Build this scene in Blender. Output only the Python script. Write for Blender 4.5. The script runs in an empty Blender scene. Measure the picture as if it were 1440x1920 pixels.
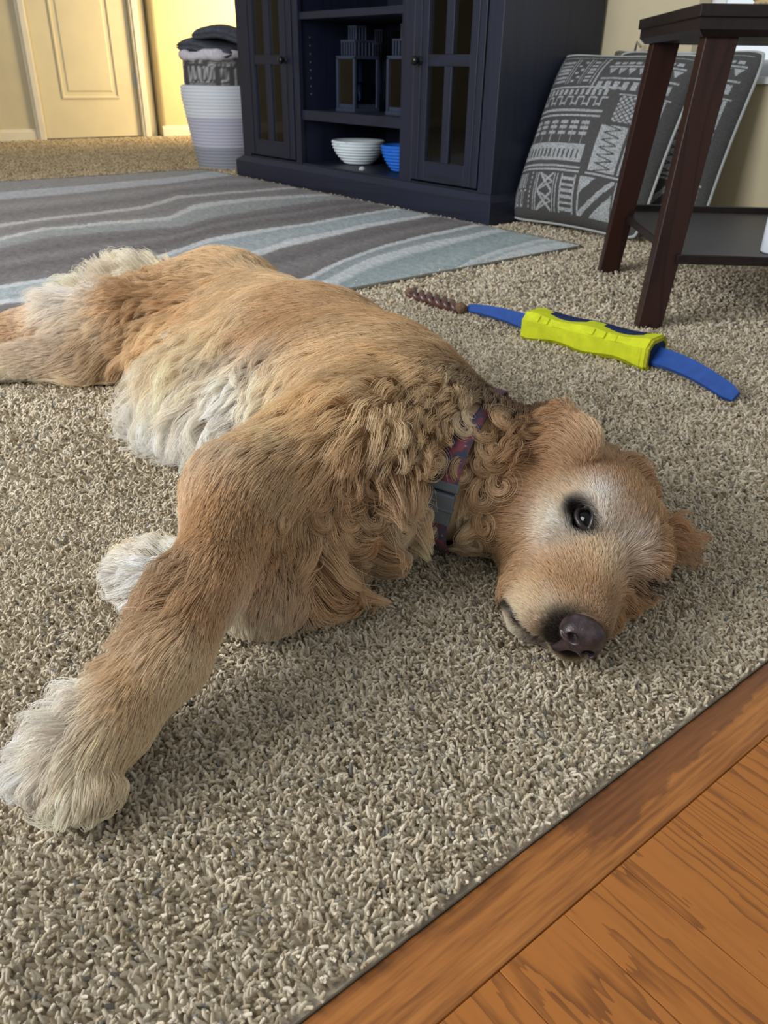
import bpy, bmesh, math, random
import numpy as np
from mathutils import Vector, Matrix, kdtree
from mathutils.bvhtree import BVHTree

random.seed(7)
RNG = np.random.default_rng(11)
SC = bpy.context.scene
COL = SC.collection

# ------------------------------------------------------------------ camera
F_PX = 1489.1
CAM = np.array([0.0, 0.0, 0.50])
PITCH, YAW, ROLL = math.radians(29.0724), math.radians(39.1759), math.radians(0.9808)
FW = np.array([math.sin(YAW)*math.cos(PITCH), math.cos(YAW)*math.cos(PITCH), -math.sin(PITCH)])
_rt = np.array([math.cos(YAW), -math.sin(YAW), 0.0])
_up = np.cross(_rt, FW)
RT = _rt*math.cos(ROLL) + _up*math.sin(ROLL)
UP = _up*math.cos(ROLL) - _rt*math.sin(ROLL)
cd = bpy.data.cameras.new('camera')
cam = bpy.data.objects.new('camera', cd)
COL.objects.link(cam)
cam.matrix_world = Matrix(((RT[0], UP[0], -FW[0], CAM[0]), (RT[1], UP[1], -FW[1], CAM[1]),
                           (RT[2], UP[2], -FW[2], CAM[2]), (0, 0, 0, 1)))
cd.sensor_fit = 'VERTICAL'
cd.sensor_height = 36.0
cd.sensor_width = 27.0
cd.lens = F_PX/1920.0*36.0
cd.clip_start = 0.02
cd.dof.use_dof = True
cd.dof.focus_distance = 0.80
cd.dof.aperture_fstop = 14.0
SC.camera = cam

# ------------------------------------------------------------------ world, daylight, exposure
world = bpy.data.worlds.new('soft_daylight')
SC.world = world
world.use_nodes = True
bg = world.node_tree.nodes['Background']
bg.inputs[0].default_value = (0.84, 0.92, 1.0, 1)
bg.inputs[1].default_value = 0.40

def area_light(name, loc, target, sx, sy, power, color):
    ld = bpy.data.lights.new(name, 'AREA')
    ld.shape = 'RECTANGLE'; ld.size = sx; ld.size_y = sy
    ld.energy = power; ld.color = color
    o = bpy.data.objects.new(name, ld)
    COL.objects.link(o)
    o.location = loc
    o.rotation_euler = (Vector(target) - Vector(loc)).to_track_quat('-Z', 'Y').to_euler()
    o['kind'] = 'helper'
    return o

area_light('window_daylight', (-1.60, 1.75, 1.40), (0.4, 1.75, 1.25), 2.1, 1.5, 104.0, (0.95, 0.97, 1.0))
area_light('fill_light_behind', (0.6, -2.2, 1.9), (0.7, 1.0, 0.1), 2.0, 1.4, 6.0, (1.0, 0.95, 0.88))  # unseen fill lamp added behind the camera
area_light('hall_sunlight', (4.35, 5.75, 1.25), (3.55, 6.70, 0.75), 0.6, 1.3, 35.0, (1.0, 0.80, 0.46)).data.spread = math.radians(105)

SC.view_settings.view_transform = 'Standard'
SC.view_settings.look = 'None'
SC.view_settings.exposure = 0.14
SC.view_settings.gamma = 1.0
SC.view_settings.use_curve_mapping = False
SC.cycles.use_denoising = True
SC.cycles.use_adaptive_sampling = True
SC.cycles.adaptive_threshold = 0.02
SC.cycles.max_bounces = 7
SC.cycles.diffuse_bounces = 3
SC.cycles.transparent_max_bounces = 16

# ------------------------------------------------------------------ helpers
def pix(px, py, z=0.0):
    "world point at height z seen at this place of the photograph"
    d = FW + RT*(px-720.0)/F_PX - UP*(py-960.0)/F_PX
    return CAM + d*((z-CAM[2])/d[2])

def proj(P):
    v = np.asarray(P, float) - CAM
    z = v @ FW
    return 720.0 + F_PX*(v @ RT)/z, 960.0 - F_PX*(v @ UP)/z

def lin(c):
    "sRGB 0-255 -> linear"
    a = np.asarray(c, float)/255.0
    return np.where(a <= 0.04045, a/12.92, ((a+0.055)/1.055)**2.4)

def rgba(c):
    r = lin(c)
    return (float(r[0]), float(r[1]), float(r[2]), 1.0)

def prop(o, label=None, cat=None, group=None, kind=None):
    if label: o['label'] = label
    if cat: o['category'] = cat
    if group: o['group'] = group
    if kind: o['kind'] = kind
    return o

def link(name, data, mat=None, parent=None):
    o = bpy.data.objects.new(name, data)
    COL.objects.link(o)
    if mat is not None and not data.materials:
        data.materials.append(mat)
    if parent is not None:
        o.parent = parent
    return o

def empty(name, loc=(0, 0, 0), rz=0.0):
    o = bpy.data.objects.new(name, None)
    COL.objects.link(o)
    o.location = loc
    o.rotation_euler = (0, 0, rz)
    o.empty_display_size = 0.1
    return o

def from_bm(name, bm, mat, parent=None, smooth=False):
    me = bpy.data.meshes.new(name)
    bmesh.ops.recalc_face_normals(bm, faces=bm.faces)
    bm.to_mesh(me); bm.free()
    if smooth:
        me.polygons.foreach_set('use_smooth', [True]*len(me.polygons))
    return link(name, me, mat, parent)

def box(bm, x0, x1, y0, y1, z0, z1, bev=0.0):
    m = Matrix.Translation(((x0+x1)/2, (y0+y1)/2, (z0+z1)/2)) @ Matrix.Diagonal((abs(x1-x0), abs(y1-y0), abs(z1-z0), 1))
    r = bmesh.ops.create_cube(bm, size=1.0, matrix=m)
    if bev > 0:
        es = list({e for v in r['verts'] for e in v.link_edges})
        bmesh.ops.bevel(bm, geom=es, offset=bev, segments=2, affect='EDGES', profile=0.5)
    return bm

def box_obj(name, x0, x1, y0, y1, z0, z1, mat, parent=None, bev=0.002):
    return from_bm(name, box(bmesh.new(), x0, x1, y0, y1, z0, z1, bev), mat, parent)

def hexa(bm, bottom, top):
    "solid between two quads given corner by corner"
    vb = [bm.verts.new(p) for p in bottom]
    vt = [bm.verts.new(p) for p in top]
    bm.faces.new(vb[::-1]); bm.faces.new(vt)
    for i in range(4):
        j = (i+1) % 4
        bm.faces.new((vb[i], vb[j], vt[j], vt[i]))
    return bm

def lathe(bm, prof, n=48, cx=0.0, cy=0.0, closed=False):
    rings = []
    for r, z in prof:
        if r < 1e-6:
            rings.append([bm.verts.new((cx, cy, z))])
        else:
            rings.append([bm.verts.new((cx+r*math.cos(2*math.pi*i/n), cy+r*math.sin(2*math.pi*i/n), z)) for i in range(n)])
    for a, b in zip(rings, rings[1:]):
        for i in range(n):
            j = (i+1) % n
            if len(a) == 1 and len(b) == 1: continue
            if len(a) == 1: bm.faces.new((a[0], b[i], b[j]))
            elif len(b) == 1: bm.faces.new((a[i], a[j], b[0]))
            else: bm.faces.new((a[i], a[j], b[j], b[i]))
    return bm

def tube(bm, pts, rad, n=8, flat=None):
    "tube along points; rad scalar or list"
    pts = [Vector(p) for p in pts]
    rings = []
    prev = None
    for i, p in enumerate(pts):
        t = (pts[min(i+1, len(pts)-1)] - pts[max(i-1, 0)]).normalized()
        if prev is None:
            a = Vector((0, 0, 1)) if abs(t.z) < 0.9 else Vector((1, 0, 0))
            u = t.cross(a).normalized()
        else:
            u = (prev - t*prev.dot(t)).normalized()
        prev = u
        w = t.cross(u)
        r = rad[i] if hasattr(rad, '__len__') else rad
        rings.append([bm.verts.new(p + u*(r*math.cos(2*math.pi*k/n)) + w*(r*math.sin(2*math.pi*k/n))) for k in range(n)])
    for a, b in zip(rings, rings[1:]):
        for k in range(n):
            j = (k+1) % n
            bm.faces.new((a[k], a[j], b[j], b[k]))
    bm.faces.new(rings[0][::-1]); bm.faces.new(rings[-1])
    return bm

def np_mesh(name, verts, faces, smooth=True):
    me = bpy.data.meshes.new(name)
    verts = np.asarray(verts, np.float32); faces = np.asarray(faces, np.int32)
    k = faces.shape[1]
    me.vertices.add(len(verts)); me.vertices.foreach_set('co', verts.ravel())
    me.loops.add(faces.size); me.loops.foreach_set('vertex_index', faces.ravel())
    me.polygons.add(len(faces))
    me.polygons.foreach_set('loop_start', np.arange(0, faces.size, k, dtype=np.int32))
    me.update(calc_edges=True)
    if smooth: me.polygons.foreach_set('use_smooth', np.ones(len(faces), bool))
    me.validate()
    return me

def vcol(me, cols, name='col'):
    a = me.attributes.new(name, 'FLOAT_COLOR', 'POINT')
    c = np.ones((len(cols), 4), np.float32); c[:, :3] = cols
    a.data.foreach_set('color', c.ravel())

def hair_object(name, pos, rad, col, mat, parent=None):
    "pos (n,k,3), rad (n,k), col (n,k,3) -> one curves object"
    n, k, _ = pos.shape
    hc = bpy.data.hair_curves.new(name)
    hc.add_curves([k]*n)
    hc.attributes['position'].data.foreach_set('vector', np.ascontiguousarray(pos, np.float32).ravel())
    ra = hc.attributes.get('radius') or hc.attributes.new('radius', 'FLOAT', 'POINT')
    ra.data.foreach_set('value', np.ascontiguousarray(rad, np.float32).ravel())
    ca = hc.attributes.new('col', 'FLOAT_COLOR', 'POINT')
    c4 = np.ones((n, k, 4), np.float32); c4[..., :3] = col
    ca.data.foreach_set('color', c4.ravel())
    return link(name, hc, mat, parent)

def noise3(P, seed=0, octaves=3, scale=1.0):
    "cheap smooth value noise on points (n,3) in -1..1"
    P = np.asarray(P, float)*scale
    out = np.zeros(len(P)); amp = 1.0; tot = 0
    for o in range(octaves):
        q = P*(2**o) + 17.3*o + seed*5.7
        i = np.floor(q).astype(np.int64); fr = q - i; fr = fr*fr*(3-2*fr)
        def h(a, b, c):
            n = (a*73856093) ^ (b*19349663) ^ (c*83492791) ^ (seed*2654435761 % 2**31)
            n = (n ^ (n >> 13))*1274126177 & 0x7fffffff
            n = (n ^ (n >> 16)) & 0xffff
            return n/32767.5 - 1.0
        v = 0
        for dx in (0, 1):
            for dy in (0, 1):
                for dz in (0, 1):
                    w = (fr[:, 0] if dx else 1-fr[:, 0])*(fr[:, 1] if dy else 1-fr[:, 1])*(fr[:, 2] if dz else 1-fr[:, 2])
                    v = v + w*h(i[:, 0]+dx, i[:, 1]+dy, i[:, 2]+dz)
        out += amp*v; tot += amp; amp *= 0.5
    return out/tot

# ------------------------------------------------------------------ materials
class NT:
    def __init__(self, name):
        self.m = bpy.data.materials.new(name); self.m.use_nodes = True
        self.t = self.m.node_tree; self.b = self.t.nodes['Principled BSDF']
    def n(self, typ, **kw):
        o = self.t.nodes.new(typ)
        for k, v in kw.items():
            if k.startswith('i_'):
                o.inputs[k[2:].replace('_', ' ')].default_value = v
            else: setattr(o, k, v)
        return o
    def l(self, a, b):
        self.t.links.new(a, b)
    def ramp(self, fac, stops, interp='LINEAR'):
        r = self.n('ShaderNodeValToRGB'); r.color_ramp.interpolation = interp
        e = r.color_ramp.elements
        while len(e) < len(stops): e.new(0.5)
        for el, (p, c) in zip(e, stops):
            el.position = p; el.color = rgba(c)
        self.l(fac, r.inputs[0]); return r.outputs[0]
    def bump(self, height, strength=0.3, dist=0.002):
        b = self.n('ShaderNodeBump'); b.inputs['Strength'].default_value = strength
        b.inputs['Distance'].default_value = dist
        self.l(height, b.inputs['Height']); self.l(b.outputs[0], self.b.inputs['Normal'])
    def coords(self, kind='Object', scale=(1, 1, 1), rot=(0, 0, 0)):
        tc = self.n('ShaderNodeTexCoord'); mp = self.n('ShaderNodeMapping')
        mp.inputs['Scale'].default_value = scale; mp.inputs['Rotation'].default_value = rot
        self.l(tc.outputs[kind], mp.inputs[0]); return mp.outputs[0]
    def noise(self, vec, scale, detail=3, rough=0.55, dist=0.0):
        o = self.n('ShaderNodeTexNoise'); o.inputs['Scale'].default_value = scale
        o.inputs['Detail'].default_value = detail; o.inputs['Roughness'].default_value = rough
        o.inputs['Distortion'].default_value = dist
        self.l(vec, o.inputs['Vector']); return o.outputs['Fac']

def paint(name, c, rough=0.6, var=0.04, scale=30.0, bump=0.0, spec=0.3, metallic=0.0):
    t = NT(name); v = t.coords()
    f = t.noise(v, scale)
    c = np.asarray(c, float)
    t.l(t.ramp(f, [(0.3, c*(1-var)), (0.7, np.minimum(255, c*(1+var)))]), t.b.inputs['Base Color'])
    t.b.inputs['Roughness'].default_value = rough
    t.b.inputs['Specular IOR Level'].default_value = spec
    t.b.inputs['Metallic'].default_value = metallic
    if bump: t.bump(t.noise(v, scale*6, 2), bump, 0.002)
    return t.m

def attr_mat(name, rough=0.9, spec=0.1, bump=0.0, bscale=300.0, attr='col'):
    t = NT(name)
    a = t.n('ShaderNodeAttribute'); a.attribute_name = attr
    t.l(a.outputs['Color'], t.b.inputs['Base Color'])
    t.b.inputs['Roughness'].default_value = rough
    t.b.inputs['Specular IOR Level'].default_value = spec
    if bump: t.bump(t.noise(t.coords(), bscale, 3), bump, 0.004)
    return t.m

def glass_mat(name, tint=(235, 240, 245), gloss=0.10):
    t = NT(name)
    tr = t.n('ShaderNodeBsdfTransparent'); tr.inputs[0].default_value = rgba(tint)
    gl = t.n('ShaderNodeBsdfGlossy'); gl.inputs['Roughness'].default_value = 0.03
    lw = t.n('ShaderNodeFresnel'); lw.inputs[0].default_value = 1.5
    mx = t.n('ShaderNodeMixShader')
    t.l(lw.outputs[0], mx.inputs[0]); t.l(tr.outputs[0], mx.inputs[1]); t.l(gl.outputs[0], mx.inputs[2])
    t.l(mx.outputs[0], t.t.nodes['Material Output'].inputs[0])
    return t.m

def wood_mat(name, light, dark, axis='Y', scale=1.0, rough=0.4, spec=0.4, rings=26.0, contrast=(0.25, 0.75), bump=0.12, line=0.35, stretch=0.07, jag=0.03):
    "grain that runs along one object axis, shifted per object"
    t = NT(name)
    tc = t.n('ShaderNodeTexCoord'); oi = t.n('ShaderNodeObjectInfo')
    sh = t.n('ShaderNodeVectorMath', operation='SCALE'); sh.inputs[3].default_value = 9.0
    cv = t.n('ShaderNodeCombineXYZ')
    t.l(oi.outputs['Random'], cv.inputs[0]); t.l(oi.outputs['Random'], cv.inputs[1]); t.l(oi.outputs['Random'], cv.inputs[2])
    t.l(cv.outputs[0], sh.inputs[0])
    ad = t.n('ShaderNodeVectorMath', operation='ADD')
    t.l(tc.outputs['Object'], ad.inputs[0]); t.l(sh.outputs[0], ad.inputs[1])
    mp = t.n('ShaderNodeMapping')
    sc = {'X': (stretch, 1, 1), 'Y': (1, stretch, 1), 'Z': (1, 1, stretch)}[axis]
    mp.inputs['Scale'].default_value = tuple(scale*s for s in sc)
    t.l(ad.outputs[0], mp.inputs[0])
    big0 = t.noise(mp.outputs[0], 9.0, 1, 0.4, 0.3)
    jg = t.noise(mp.outputs[0], 120.0, 2, 0.6)
    jm = t.n('ShaderNodeMath', operation='MULTIPLY_ADD'); jm.inputs[1].default_value = jag
    t.l(jg, jm.inputs[0]); t.l(big0, jm.inputs[2]); big = jm.outputs[0]
    mul = t.n('ShaderNodeMath', operation='MULTIPLY'); mul.inputs[1].default_value = rings
    t.l(big, mul.inputs[0])
    fr = t.n('ShaderNodeMath', operation='FRACT'); t.l(mul.outputs[0], fr.inputs[0])
    fine = t.noise(mp.outputs[0], 190.0, 3, 0.6)
    mid = t.noise(mp.outputs[0], 40.0, 3, 0.6)
    pk = t.n('ShaderNodeMapRange', interpolation_type='SMOOTHSTEP'); pk.inputs[1].default_value = 0.55; pk.inputs[2].default_value = 1.0
    t.l(fr.outputs[0], pk.inputs[0])
    a1 = t.n('ShaderNodeMath', operation='MULTIPLY_ADD'); a1.inputs[1].default_value = line
    t.l(pk.outputs[0], a1.inputs[0])
    m2 = t.n('ShaderNodeMath', operation='MULTIPLY'); m2.inputs[1].default_value = 0.40
    t.l(fine, m2.inputs[0]); t.l(m2.outputs[0], a1.inputs[2])
    a2 = t.n('ShaderNodeMath', operation='MULTIPLY_ADD'); a2.inputs[1].default_value = 0.30
    t.l(mid, a2.inputs[0]); t.l(a1.outputs[0], a2.inputs[2])
    t.l(t.ramp(a2.outputs[0], [(contrast[0], light), ((contrast[0]+contrast[1])/2, (np.asarray(light)*0.6+np.asarray(dark)*0.4)), (contrast[1], dark)]), t.b.inputs['Base Color'])
    t.b.inputs['Roughness'].default_value = rough
    t.b.inputs['Specular IOR Level'].default_value = spec
    if bump: t.bump(a2.outputs[0], bump, 0.0008)
    return t.m

# ================================================================== THE SETTING
EDGE_Y = 0.239          # where the carpet ends and the oak begins
WALL_X = 2.79           # wall behind the cabinet
DOOR_Y = 6.72           # far wall with the door

M_CARPET = attr_mat('carpet_yarn', rough=0.95, spec=0.05)
M_BACK = paint('carpet_backing', (168, 156, 136), 0.95, 0.12, 60, 0.3, 0.05)
floor = box_obj('floor', -3.0, 5.5, EDGE_Y, 7.2, -0.05, -0.004, M_BACK, None, 0.0)
prop(floor, 'beige looped carpet running from the oak strip to the far door', kind='structure')

def carpet_pile():
    zones = []
    def zone(sp, x0, x1, y0, y1, dmin, dmax, rad, ml=420, mr=420):
        nx, ny = int((x1-x0)/sp), int((y1-y0)/sp)
        X, Y = np.meshgrid(np.arange(nx)*sp+x0, np.arange(ny)*sp+y0, indexing='ij')
        p = np.stack([X.ravel(), Y.ravel(), np.zeros(X.size)], 1)
        p[:, :2] += RNG.uniform(-0.5, 0.5, (len(p), 2))*sp
        d = np.hypot(p[:, 0], p[:, 1])
        u, v = proj(p)
        dep = (p-CAM) @ FW
        keep = (d >= dmin) & (d < dmax) & (dep > 0.1) & (u > -ml) & (u < 1440+mr) & (v < 2300) & (p[:, 1] > EDGE_Y+0.001)
        # under the rug, the cabinet and far from every line of sight nothing grows
        keep &= ~((p[:, 0] > -0.345) & (p[:, 0] < 2.19) & (p[:, 1] > 1.72) & (p[:, 1] < 4.30))
        keep &= ~((p[:, 0] > 2.24) & (p[:, 0] < WALL_X) & (p[:, 1] > 2.17) & (p[:, 1] < 4.05))
        keep &= (p[:, 0] < WALL_X) | (p[:, 1] > 4.1)
        p = p[keep]
        zones.append((p, np.full(len(p), rad), np.full(len(p), sp)))
    zone(0.0031, -0.7, 1.6, 0.23, 1.6, 0, 1.05, 0.00135)
    zone(0.0043, -0.8, 2.6, 0.23, 2.2, 1.05, 1.9, 0.0018)
    zone(0.0075, -0.9, 2.8, 0.23, 3.0, 1.9, 3.1, 0.0030)
    zone(0.0110, -0.6, 4.0, 1.5, 6.72, 3.1, 8.0, 0.0044)
    p = np.concatenate([z[0] for z in zones]); rad = np.concatenate([z[1] for z in zones]); sp = np.concatenate([z[2] for z in zones])
    n = len(p)
    K = 5
    big = np.minimum(rad/0.00135, 2.4)
    ang = noise3(p, 3, 2, 26.0)*2.6 + RNG.uniform(-2.2, 2.2, n) + 2.0
    tilt = RNG.uniform(0.35, 1.25, n)
    L = (0.0105 + RNG.uniform(-0.002, 0.003, n))*np.minimum(big, 1.4)*(1 + 0.25*noise3(p, 9, 2, 14.0))
    pos = np.zeros((n, K, 3)); pos[:, 0] = p; pos[:, 0, 2] = -0.006
    bend = RNG.uniform(0.1, 0.75, n)
    tw = RNG.uniform(-0.6, 0.6, n)
    cur = pos[:, 0].copy()
    for k in range(1, K):
        th = tilt*0.55 + bend*(k-1)*0.55
        th = np.minimum(th, 1.75)
        a = ang + tw*(k-1)
        d = np.stack([np.sin(th)*np.cos(a), np.sin(th)*np.sin(a), np.cos(th)], 1)
        cur = cur + d*(L/(K-1))[:, None]
        pos[:, k] = cur
    # at the oak strip the yarn stands up instead of hanging over it
    over = EDGE_Y - 0.001 - pos[..., 1]
    pos[..., 1] += np.maximum(over, 0)
    taper = np.array([0.9, 1.05, 1.08, 1.0, 0.72])
    rr = rad[:, None]*taper[None]*RNG.uniform(0.85, 1.15, n)[:, None]
    base = np.array([lin((198, 186, 164)), lin((214, 203, 184)), lin((182, 168, 144)), lin((164, 149, 126)), lin((130, 127, 124))])
    w = RNG.choice(5, n, p=[0.40, 0.30, 0.18, 0.09, 0.03])
    col = base[w]*np.array([1.0, 0.985, 0.95])*(1 + 0.10*noise3(p, 21, 3, 7.0)[:, None])*RNG.uniform(0.9, 1.1, n)[:, None]
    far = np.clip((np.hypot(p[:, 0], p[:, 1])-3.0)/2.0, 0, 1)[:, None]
    col = col*(1-far) + far*col*np.array([0.95, 0.86, 0.70])  # far yarn tinted tan: the hall's warm light put into its colour
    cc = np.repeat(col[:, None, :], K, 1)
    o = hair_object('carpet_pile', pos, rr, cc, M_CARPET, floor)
    o['kind'] = 'stuff'
    return n
N_PILE = carpet_pile()

# oak floor: border strip and planks
M_OAK = wood_mat('oak_plank', (178, 110, 48), (88, 48, 20), 'Y', 1.0, 0.38, 0.4, 30.0, (0.34, 0.98), 0.12, 0.34, 0.11, 0.05)
def two_tone_oak():
    t = NT('oak_strip')
    v = t.coords('Object', (0.06, 1, 1))
    fine = t.noise(v, 230, 3, 0.6); mid = t.noise(v, 45, 3)
    mx = t.n('ShaderNodeMath', operation='MULTIPLY_ADD'); mx.inputs[1].default_value = 0.5
    t.l(mid, mx.inputs[0]); t.l(fine, mx.inputs[2])
    c1 = t.ramp(mx.outputs[0], [(0.45, (188, 124, 62)), (0.72, (172, 108, 50)), (0.95, (136, 82, 38))])
    c2 = t.ramp(mx.outputs[0], [(0.45, (152, 94, 48)), (0.95, (112, 66, 32))])
    # darker second tone with a noisy outline
    tc = t.n('ShaderNodeTexCoord'); sep = t.n('ShaderNodeSeparateXYZ'); t.l(tc.outputs['Object'], sep.inputs[0])
    n2 = t.noise(t.coords('Object', (1, 1, 1)), 38, 4, 0.6)
    gx = t.n('ShaderNodeMapRange'); gx.inputs[1].default_value = 0.325; gx.inputs[2].default_value = 0.40
    t.l(sep.outputs[0], gx.inputs[0])
    gy = t.n('ShaderNodeMapRange'); gy.inputs[1].default_value = 0.195; gy.inputs[2].default_value = 0.225
    # the darker tone's lower edge climbs towards the far end
    sl = t.n('ShaderNodeMath', operation='MULTIPLY_ADD'); sl.inputs[1].default_value = -0.075
    t.l(sep.outputs[0], sl.inputs[0]); t.l(sep.outputs[1], sl.inputs[2])
    gy.inputs[1].default_value = 0.160; gy.inputs[2].default_value = 0.178
    t.l(sl.outputs[0], gy.inputs[0])
    ml = t.n('ShaderNodeMath', operation='MULTIPLY'); t.l(gx.outputs[0], ml.inputs[0]); t.l(gy.outputs[0], ml.inputs[1])
    sm = t.n('ShaderNodeMath', operation='ADD'); t.l(ml.outputs[0], sm.inputs[0]); t.l(n2, sm.inputs[1])
    th = t.n('ShaderNodeMapRange'); th.inputs[1].default_value = 1.12; th.inputs[2].default_value = 1.30
    t.l(sm.outputs[0], th.inputs[0])
    mix = t.n('ShaderNodeMix', data_type='RGBA'); t.l(th.outputs[0], mix.inputs[0]); t.l(c1, mix.inputs[6]); t.l(c2, mix.inputs[7])
    t.l(mix.outputs[2], t.b.inputs['Base Color'])
    t.b.inputs['Roughness'].default_value = 0.36; t.b.inputs['Specular IOR Level'].default_value = 0.45
    t.bump(mx.outputs[0], 0.12, 0.0008)
    return t.m
M_STRIP = two_tone_oak()
M_SUB = paint('subfloor', (60, 40, 22), 0.9, 0.1)
wood = box_obj('floor_wood', -1.0, 2.4, -1.2, EDGE_Y, -0.05, -0.0215, M_SUB, None, 0.0)
prop(wood, 'golden oak plank floor beside the carpet', kind='structure')
strip = box_obj('trim_1', -1.0, 2.4, 0.1865, EDGE_Y-0.001, -0.0215, -0.0055, M_STRIP, None, 0.0022)
prop(strip, 'two-tone oak border strip along the carpet edge', kind='structure')
edges = [-0.30, -0.22, -0.14, -0.07, 0.0, 0.065, 0.12, 0.19, 0.254, 0.318, 0.381, 0.450, 0.516, 0.58, 0.645, 0.71, 0.775, 0.84, 0.905]
for a, b in zip(edges, edges[1:]):
    for (y0, y1) in ((-0.42-0.2*random.random(), 0.1860),):
        box_obj('plank', a+0.0002, b-0.0002, y0, y1, -0.0215, -0.0065+random.uniform(-0.0002, 0.0002), M_OAK, wood, 0.0006)
        box_obj('plank', a+0.0005, b-0.0005, -1.15, y0-0.001, -0.0215, -0.0065, M_OAK, wood, 0.0011)

# walls
M_WALL = paint('beige_wall', (205, 192, 160), 0.9, 0.02, 6, 0.02, 0.08)
M_WALL_LIT = paint('warm_lit_wall', (216, 196, 146), 0.9, 0.02, 6, 0.02, 0.08)  # beige wall with the hall's warm light mixed into its colour
M_TRIM = paint('white_trim', (226, 216, 192), 0.45, 0.02, 10, 0, 0.4)
M_DOOR = paint('cream_door', (216, 202, 166), 0.5, 0.02, 5, 0, 0.35)

WIN_Y0, WIN_Y1, WIN_Z0, WIN_Z1 = 0.70, 1.80, 0.50, 1.75
bm = bmesh.new()
for q in ((WIN_Y1, 4.25, 0, 2.4), (-0.4, WIN_Y0, 0, 2.4), (WIN_Y0, WIN_Y1, 0, WIN_Z0), (WIN_Y0, WIN_Y1, WIN_Z1, 2.4)):
    box(bm, WALL_X, WALL_X+0.14, q[0], q[1], q[2]-0.004, q[3])
wall_r = from_bm('wall_right', bm, M_WALL)
prop(wall_r, 'beige wall behind the dark cabinet and the cushions', kind='structure')
# window in that wall
win = empty('window_1', (WALL_X+0.1, (WIN_Y0+WIN_Y1)/2, WIN_Z0))
prop(win, 'white framed window low in the beige wall behind the side table', kind='structure')
def win_part(name, y0, y1, z0, z1, x0, x1, mat):
    o = box_obj(name, x0-win.location.x, x1-win.location.x, y0-win.location.y, y1-win.location.y, z0-win.location.z, z1-win.location.z, mat, win, 0.001)
    return o
M_SASH = paint('white_sash', (238, 240, 242), 0.35, 0.01, 10, 0, 0.4)
def lit_pane():
    t = NT('daylit_blind')
    e = t.n('ShaderNodeEmission'); e.inputs[0].default_value = (0.86, 0.93, 1.0, 1); e.inputs[1].default_value = 0.85
    t.l(e.outputs[0], t.t.nodes['Material Output'].inputs[0]); return t.m
M_PANE = lit_pane()
fx0, fx1 = WALL_X+0.075, WALL_X+0.11
win_part('window_frame', WIN_Y0, WIN_Y0+0.05, WIN_Z0, WIN_Z1, fx0, fx1, M_SASH)
win_part('window_frame', WIN_Y1-0.05, WIN_Y1, WIN_Z0, WIN_Z1, fx0, fx1, M_SASH)
win_part('window_frame', WIN_Y0+0.05, WIN_Y1-0.05, WIN_Z0, WIN_Z0+0.05, fx0, fx1, M_SASH)
win_part('window_frame', WIN_Y0+0.05, WIN_Y1-0.05, WIN_Z1-0.05, WIN_Z1, fx0, fx1, M_SASH)
win_part('window_mullion', (WIN_Y0+WIN_Y1)/2-0.02, (WIN_Y0+WIN_Y1)/2+0.02, WIN_Z0+0.05, WIN_Z1-0.05, fx0, fx1, M_SASH)
win_part('pane', WIN_Y0+0.05, (WIN_Y0+WIN_Y1)/2-0.02, WIN_Z0+0.05, WIN_Z1-0.05, fx0+0.012, fx0+0.018, M_PANE)
win_part('pane', (WIN_Y0+WIN_Y1)/2+0.02, WIN_Y1-0.05, WIN_Z0+0.05, WIN_Z1-0.05, fx0+0.012, fx0+0.018, M_PANE)
win_part('window_sill', WIN_Y0-0.02, WIN_Y1+0.02, WIN_Z0-0.02, WIN_Z0, WALL_X-0.015, fx0, M_SASH)

# left wall with the big window that lights the room
LX = -1.62
bm = bmesh.new()
for q in ((2.82, DOOR_Y+0.16, 0, 2.4), (-0.8, 0.68, 0, 2.4), (0.68, 2.82, 0, 0.63), (0.68, 2.82, 2.17, 2.4)):
    box(bm, LX-0.14, LX, q[0], q[1], q[2]-0.004, q[3])
prop(from_bm('wall_left', bm, M_WALL), 'beige wall with the large window on the left', kind='structure')
win2 = empty('window_2', (LX, 1.75, 0.63)); prop(win2, 'large white framed window in the left wall', kind='structure')
for q in ((-1.07, -1.01, 0, 1.54), (1.01, 1.07, 0, 1.54), (-1.01, 1.01, 0, 0.05), (-1.01, 1.01, 1.49, 1.54), (-0.02, 0.02, 0.05, 1.49)):
    box_obj('window_frame', -0.10, -0.05, q[0], q[1], q[2], q[3], M_SASH, win2, 0.002)
for a, b in ((-1.01, -0.02), (0.02, 1.01)):
    box_obj('pane', -0.08, -0.076, a, b, 0.05, 1.49, glass_mat('window_glass'), win2, 0.0)

# far wall: door wall and the warm pier to its right
DX0, DX1 = 2.152, 2.908
bm = bmesh.new()
box(bm, -1.76, DX0-0.005, DOOR_Y+0.02, DOOR_Y+0.16, -0.004, 2.4)
box(bm, DX1+0.005, 3.04, DOOR_Y+0.02, DOOR_Y+0.16, -0.004, 2.4)
box(bm, DX0-0.005, DX1+0.005, DOOR_Y+0.02, DOOR_Y+0.16, 2.04, 2.4)
wall_b = from_bm('wall_back', bm, M_WALL)
prop(wall_b, 'shaded beige wall around the cream panel door', kind='structure')
bm = bmesh.new()
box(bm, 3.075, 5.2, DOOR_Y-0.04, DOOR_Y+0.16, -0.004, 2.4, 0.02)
wall_p = from_bm('wall_hall', bm, M_WALL_LIT)
prop(wall_p, 'warm yellow lit wall beside the far door', kind='structure')
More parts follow.
